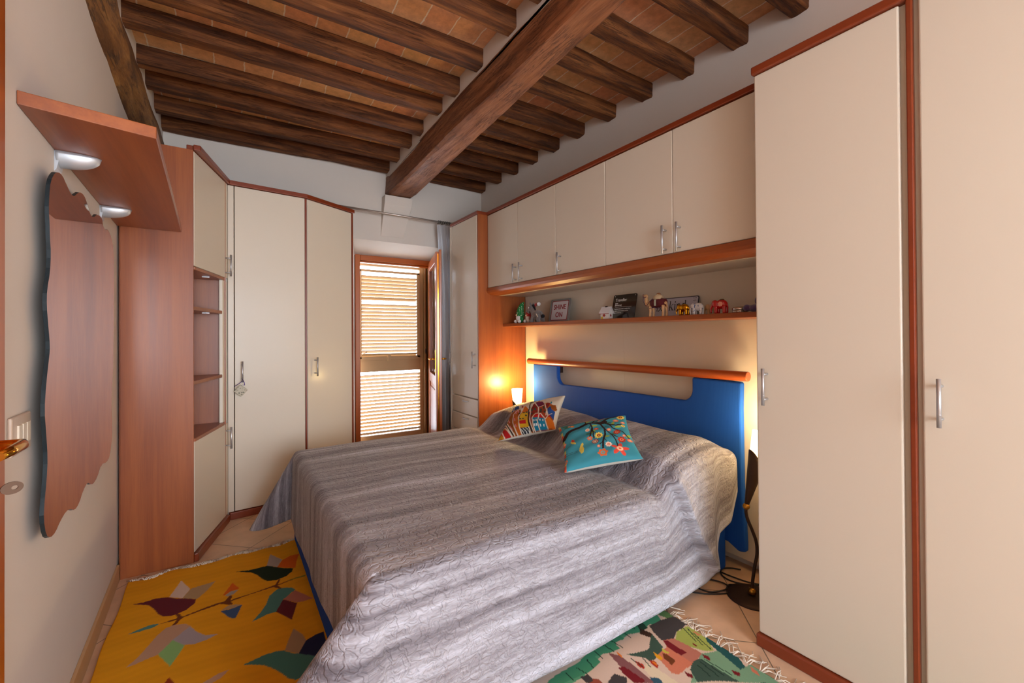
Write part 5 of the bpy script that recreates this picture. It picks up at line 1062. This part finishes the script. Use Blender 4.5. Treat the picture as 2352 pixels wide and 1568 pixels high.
# Traveller
o = empty('traveller_sign', (2.33, 2.10, ZS), 'black acrylic sign reading Traveller with small white print on the toy shelf', 'sign')
M_blk = flat('gloss_black_acrylic', (26, 18, 16), rough=.08, coat=.6)
g0 = plate(o, '', 2.115, 0, .214, .178, .012, 2.290, .040, 0, None); sign_plate(o, 'plate', g0, -.003, 0, M_blk)
M_wp = flat('white_print', (226, 222, 220), rough=.5, emit=None)
sign_text(o, g0, 'Traveller', .030, -.082, .040, M_wp, .0002, .95, 'LEFT')
sign_text(o, g0, 'noun', .013, -.082, .021, M_wp, .0004, 1, 'LEFT'); sign_text(o, g0, '[trav-el-ler]', .013, -.082, .008, M_wp, .0002, 1, 'LEFT')
sub(o, 'divider_line', .150, .0012, .0004, 0, .0005, M_wp, g0, -.006, -.001)
for k, t in enumerate(('A person who travels or wanders from', 'to place, for new horizons, and has', 'a love of discovery')): sign_text(o, g0, t, .0098, -.082, -.018-.014*k, M_wp, .0001, .92, 'LEFT')
for s in (-1, 1): sub(o, 'screw', .006, .006, .0028, 0, .001, M_wp, g0, s*.092, .078)
# kind sign
o = empty('be_kind_sign', (2.35, 1.75, ZS), 'white enamel sign with dark rim reading Be kind, behind the camel', 'sign')
g0 = plate(o, '', 1.752, 0, .352, .128, .010, 2.345, .030, 0, None); sign_plate(o, 'plate', g0, -.003, 0, flat('navy_rim', (30, 28, 48), rough=.3))
M_enam = flat('pale_lilac_enamel', (190, 188, 204), rough=.25, coat=.4)
sub(o, 'enamel_face', .342, .118, .008, 0, .0006, M_enam, g0)
sr = [(-.150, .043), (.150, .043), (-.150, -.043), (.150, -.043)]
for a, b in sr:
    for da, db in ((0, 0), (.008, .008), (.008, -.008), (-.008, .008), (-.008, -.008), (0, .010), (0, -.010)): sub(o, 'corner_mark', .004, .004, .001, .0006, .001, M_signk, g0, a+da, b+db)
# serif lettering by strokes (unit: x-height 1)
GL = {'B': (1.15, [((.15, 0), (.15, 1.45), .17), ((0, 0), (.55, 0), .06), ((0, 1.45), (.5, 1.45), .06), 'a', ]), }
def stroke(o, geo, pts, w_, a0, b0, sc):
    m = MB(); pts = [Vector(p) for p in pts]
    L_, R_ = [], []
    for i, p in enumerate(pts):
        t = (pts[min(i+1, len(pts)-1)]-pts[max(i-1, 0)]).normalized(); nn_ = Vector((-t.y, t.x)); ww = w_[i] if isinstance(w_, list) else w_
        L_.append(p+nn_*ww/2); R_.append(p-nn_*ww/2)
    q = L_+R_[::-1]; n = len(q); k = len(pts)
    for d in (.0014,):
        m.add([geo[2](a0+p.x*sc*.8, b0+p.y*sc, d) for p in q], [(i, i+1, n-2-i, n-1-i) for i in range(k-1)])
    return m
def circ(cx, cy, rx, ry, a0, a1, n=14): return [(cx+rx*math.cos(R(a0+(a1-a0)*i/n)), cy+ry*math.sin(R(a0+(a1-a0)*i/n))) for i in range(n+1)]
def glyphs(ch):
    T_ = .16; t_ = .05
    if ch == 'B': return [([(.2, 0), (.2, 1.45)], T_), ([(0, .02), (.5, .02)], t_), ([(0, 1.43), (.5, 1.43)], t_), (circ(.5, 1.09, .3, .35, 90, -90), T_*.8), (circ(.52, .38, .36, .38, 90, -90), T_*.8), ([(.2, .75), (.5, .75)], t_)], 1.0
    if ch == 'e': return [(circ(.45, .5, .38, .5, 15, 320), T_*.8), ([(.12, .55), (.8, .55)], t_)], .95
    if ch == 'k': return [([(.2, 0), (.2, 1.5)], T_), ([(0, .02), (.42, .02)], t_), ([(0, 1.46), (.2, 1.48)], t_), ([(.25, .45), (.8, .97)], t_), ([(.42, .62), (.9, .02)], T_), ([(.62, .98), (1.0, .98)], t_), ([(.7, .02), (1.08, .02)], t_)], 1.12
    if ch == 'i': return [([(.2, 0), (.2, 1.0)], T_), ([(0, .02), (.42, .02)], t_), ([(.02, .97), (.2, .98)], t_), (circ(.2, 1.32, .055, .055, 0, 360), .11)], .5
    if ch == 'n': return [([(.2, 0), (.2, 1.0)], T_), ([(0, .02), (.42, .02)], t_), ([(.02, .97), (.2, .98)], t_), ([(.25, .75)]+circ(.55, .68, .26, .30, 130, 0)+[(.81, 0)], T_*.85), ([(.62, .02), (1.02, .02)], t_)], 1.1
    if ch == 'd': return [([(.82, 0), (.82, 1.5)], T_), ([(.62, 1.46), (.82, 1.48)], t_), ([(.82, .02), (1.02, .02)], t_), (circ(.46, .49, .38, .48, 30, 330), T_*.8)], 1.08
x_ = -.125; sc_ = .041
for ch in 'Be kind':
    if ch == ' ': x_ += .032; continue
    gs, adv = glyphs(ch); mm3 = MB()
    for pts_, w_ in gs:
        q = stroke(o, g0, pts_, w_, x_, -.020, sc_); base = len(mm3.v); mm3.v += q.v; mm3.f += [[i+base for i in f_] for f_ in q.f]; mm3.m += q.m; mm3.sm += q.sm
    mm3.build('lettering', M_signk, o, solid=.0006); x_ += adv*sc_*.8

# little house
o = empty('house_ornament', (2.215, 2.18, ZS), 'tiny white house ornament with red painted diamonds left of the black sign', 'ornament')
XH = Matrix.Translation((2.215, 2.185, ZS)) @ Matrix.Rotation(R(12), 4, 'Z')
M_hw = flat('white_painted_wood', (222, 214, 206), rough=.5); M_hr = flat('red_paint', (150, 36, 26), rough=.5)
m = MB(XH); m.box(-.026, .026, -.032, .032, 0, .048); m.prism([(-.026, .048), (.026, .048), (0, .078)], -.032, .032, 'xz'); m.build('walls', M_hw, o)
m = MB(XH)
for s in (-1, 1): m.add([(s*.036, -.040, .038), (s*.036, .040, .038), (0, .040, .082), (0, -.040, .082), (s*.036, -.040, .042), (s*.036, .040, .042), (0, .040, .087), (0, -.040, .087)], [(0, 1, 2, 3), (4, 7, 6, 5), (0, 4, 5, 1), (3, 2, 6, 7), (0, 3, 7, 4), (1, 5, 6, 2)])
m.build('roof', flat('house_roof', (208, 204, 206), rough=.5), o)
m = MB(XH); m.add([(-.0268, y_+dy, z_+dz) for (y_, z_) in ((.004, .026),) for dy, dz in ((-.012, 0), (0, -.012), (.012, 0), (0, .012))], [(0, 1, 2, 3)]); m.add([(dx, -.0328, .026+dz) for dx, dz in ((-.011, 0), (0, -.012), (.011, 0), (0, .012))], [(0, 1, 2, 3)])
m.add([(-.0368, -.041, .036), (-.0368, .041, .036), (-.0368, .041, .039), (-.0368, -.041, .039)], [(0, 1, 2, 3)]); m.build('painted_diamond', M_hr, o)
MB(XH).box(-.006, .006, -.008, .008, .083, .092).build('ridge_hook', M_dark, o)
MB(XH).add([(-.027, .012, .002), (-.027, .028, .002), (-.027, .028, .016), (-.027, .014, .020)], [(0, 1, 2, 3)]).build('painted_flower', flat('yellow_paint', (200, 170, 40), rough=.5), o)

# camel
M_camel = wood('carved_pale_wood', [(0, (176, 130, 84)), (.5, (206, 164, 116)), (1, (222, 186, 140))], 'z', rough=.5, coat=.2, along=3, across=30, bump=.3)
o = empty('camel_figure', (2.20, 1.75, ZS), 'carved wooden camel with saddle and dark red trappings before the Be kind sign', 'figurine')
C_ = lambda a, b, c: (2.205+a, 1.745-b, ZS+c)
legs = [cap(C_(s*.014, bx_, .060), C_(s*.016, bx_+.002, .030), .011, .0075) for s in (-1, 1) for bx_ in (-.045, .050)]+[cap(C_(s*.016, bx_+.002, .030), C_(s*.016, bx_, .006), .0075, .0085) for s in (-1, 1) for bx_ in (-.045, .050)]
blob('body', [(*C_(0, 0, .082), .022, .062, .024), (*C_(0, .006, .105), .016, .026, .026), (*C_(0, -.05, .082), .018, .022, .022), cap(C_(0, -.055, .080), C_(0, -.080, .078), .016, .013), cap(C_(0, -.080, .078), C_(0, -.086, .118), .013, .011), (*C_(0, -.090, .132), .011, .018, .012), cap(C_(0, -.098, .134), C_(0, -.112, .140), .009, .006), cap(C_(0, .062, .085), C_(0, .070, .055), .005, .003)]+legs, M_camel, o, .0018)
M_dr = flat('dark_red_cloth', (92, 20, 30), rough=.8, bump=.4, bscale=500)
m = MB(); m.tube([C_(0, -.040, .082), C_(0, -.015, .084), C_(0, .02, .085), C_(0, .055, .082)], [.0245, .0268, .0268, .0225], 18, flat=1.08); m.build('saddle_cloth', M_dr, o)
m = MB(); m.tube([C_(0, -.018, .108), C_(0, .005, .118), C_(0, .030, .106)], [.018, .021, .016], 14, flat=1.15); m.build('saddle_blanket', flat('cream_leather', (206, 186, 150), rough=.5), o)
m = MB(); m.ball(C_(0, .006, .138), .010, .015, .008); m.build('saddle', flat('tan_leather', (150, 92, 40), rough=.4), o)
m = MB(); m.tube(cat_([C_(-.008, -.105, .146), C_(-.011, -.100, .122), C_(-.014, -.096, .095), C_(-.016, -.075, .070), C_(-.020, -.050, .090), C_(-.020, -.022, .112)]), .0016, 6); m.tube(cat_([C_(-.011, -.105, .128), C_(-.013, -.088, .122), C_(-.012, -.076, .128)]), .0016, 6); m.tube(cat_([C_(-.018, -.06, .066), C_(-.024, -.04, .052), C_(-.026, -.01, .058), C_(-.026, .02, .05), C_(-.024, .05, .06)]), .0018, 6); m.build('bridle', flat('purple_braid', (74, 38, 74), rough=.7), o)
MB().box(2.20-.030, 2.20-.027, 1.745-.012, 1.745-.000, ZS+.066, ZS+.102).build('saddle_flap', flat('silvery_cloth', (176, 184, 168), rough=.3, metal=.3), o)

# elephants
def elephant(y, x, s, mat, name, label, trunk='down', extra=None, flip=1):
    o = empty(name, (x, y, ZS), label, 'figurine')
    E = lambda a, b, c: (x+a*s, y-b*s*flip, ZS+c*s)       # head towards +y (viewer's left)
    bl = [(*E(0, .006, .050), .022*s, .034*s, .026*s), (*E(0, -.030, .056), .017*s, .018*s, .019*s), cap(E(0, -.042, .050), E(0, -.054, .028), .008*s, .0055*s), cap(E(0, -.054, .028), E(0, -.052, .008), .0055*s, .004*s)]
    for sx in (-1, 1):
        for by_ in (-.018, .028): bl.append(cap(E(sx*.011, by_, .035), E(sx*.012, by_, .007), .0095*s, .0085*s))
    bl.append(cap(E(0, .038, .055), E(0, .044, .030), .003*s, .0022*s))
    blob('body', bl, mat, o, .0016)
    for sx in (-1, 1): MB(Matrix.Translation(E(sx*.018, -.020, .052))).ball((0, 0, 0), .004*s, .014*s, .017*s).build('ear', mat, o)
    if extra: extra(o, E, s)
    return o
M_goldp = flat('shiny_gold_paint', (196, 140, 30), rough=.18, metal=1)
elephant(1.562, 2.20, .88, M_goldp, 'elephant_figurine', 'shiny gold elephant figurine in front of the Be kind sign')
mw, N, L, P = new_mat('blue_white_porcelain'); tc = N.new('ShaderNodeTexCoord'); v = N.new('ShaderNodeTexNoise'); v.inputs['Scale'].default_value = 95; v.inputs['Detail'].default_value = 2; L.new(tc.outputs['Object'], v.inputs['Vector'])
rp = ramp(N, [(0, (40, 70, 140)), (.36, (56, 92, 150)), (.40, (208, 214, 222)), (1, (214, 218, 226))]); L.new(v.outputs['Fac'], rp.inputs['Fac']); L.new(rp.outputs['Color'], P.inputs['Base Color']); P.inputs['Roughness'].default_value = .15; P.inputs['Coat Weight'].default_value = .5
elephant(1.472, 2.20, .88, mw, 'elephant_figurine', 'white and blue patterned porcelain elephant figurine beside the gold one')
M_redp = flat('glossy_red_paint', (186, 16, 18), rough=.15, coat=.6)
def rose(o, E, s):
    m = MB()
    for k in range(7): m.ball(E(-.0235, .014+.008*math.cos(k*.9), .050+.008*math.sin(k*.9)), .002*s, .006*s, .006*s, 10)
    m.ball(E(-.0245, .014, .050), .002*s, .005*s, .005*s, 10); m.build('painted_rose', flat('rose_paint', (226, 150, 130), rough=.4), o)
    MB().ball(E(0, .010, .0755), .014*s, .012*s, .003*s).build('painted_leaf', flat('leaf_paint', (60, 90, 40), rough=.4), o)
elephant(1.338, 2.20, 1.0, M_redp, 'elephant_figurine', 'glossy red elephant figurine with a painted rose', extra=rose)
elephant(1.425, 2.26, .80, M_camel, 'elephant_figurine', 'small pale wooden elephant figurine half hidden behind the red one')
# tin
o = empty('trinket_box', (2.21, 1.235, ZS), 'small round silver trinket box right of the red elephant', 'box')
M_tin, N, L, P = new_mat('engraved_silver'); P.inputs['Metallic'].default_value = 1; P.inputs['Roughness'].default_value = .3; P.inputs['Base Color'].default_value = srgb((186, 178, 168))
tc = N.new('ShaderNodeTexCoord'); v = N.new('ShaderNodeTexVoronoi'); v.inputs['Scale'].default_value = 160; L.new(tc.outputs['Object'], v.inputs['Vector']); b = N.new('ShaderNodeBump'); b.inputs['Strength'].default_value = .8; b.inputs['Distance'].default_value = .002; L.new(v.outputs['Distance'], b.inputs['Height']); L.new(b.outputs['Normal'], P.inputs['Normal'])
MB().lathe([(0, 0), (.034, 0), (.036, .003), (.036, .018), (0, .018)], (2.21, 1.237, ZS), 36).build('box_body', M_tin, o)
MB().lathe([(.0375, .017), (.0375, .023), (.034, .028), (.018, .034), (0, .036)], (2.21, 1.237, ZS), 36).build('lid', flat('polished_silver', (200, 192, 184), rough=.2, metal=1), o)
# purple plush
o = empty('purple_bear_plush', (2.20, 1.165, ZS), 'glittery purple lying plush toy at the wardrobe end of the toy shelf', 'soft toy')
M_pp = flat('purple_glitter_plush', (74, 42, 104), rough=.5, bump=1, bscale=300, sheen=.6)
blob('body', [(2.20, 1.150, ZS+.020, .028, .040, .020), (2.19, 1.190, ZS+.022, .020, .018, .018), (2.20, 1.11, ZS+.024, .026, .03, .024)], M_pp, o, .003)
MB().ball((2.20, 1.142, ZS+.056), .012, .014, .020).build('ear', M_pp, o); MB().ball((2.185, 1.20, ZS+.026), .004).build('eye', M_chrome, o)
# screws / peg marks on the wall panel
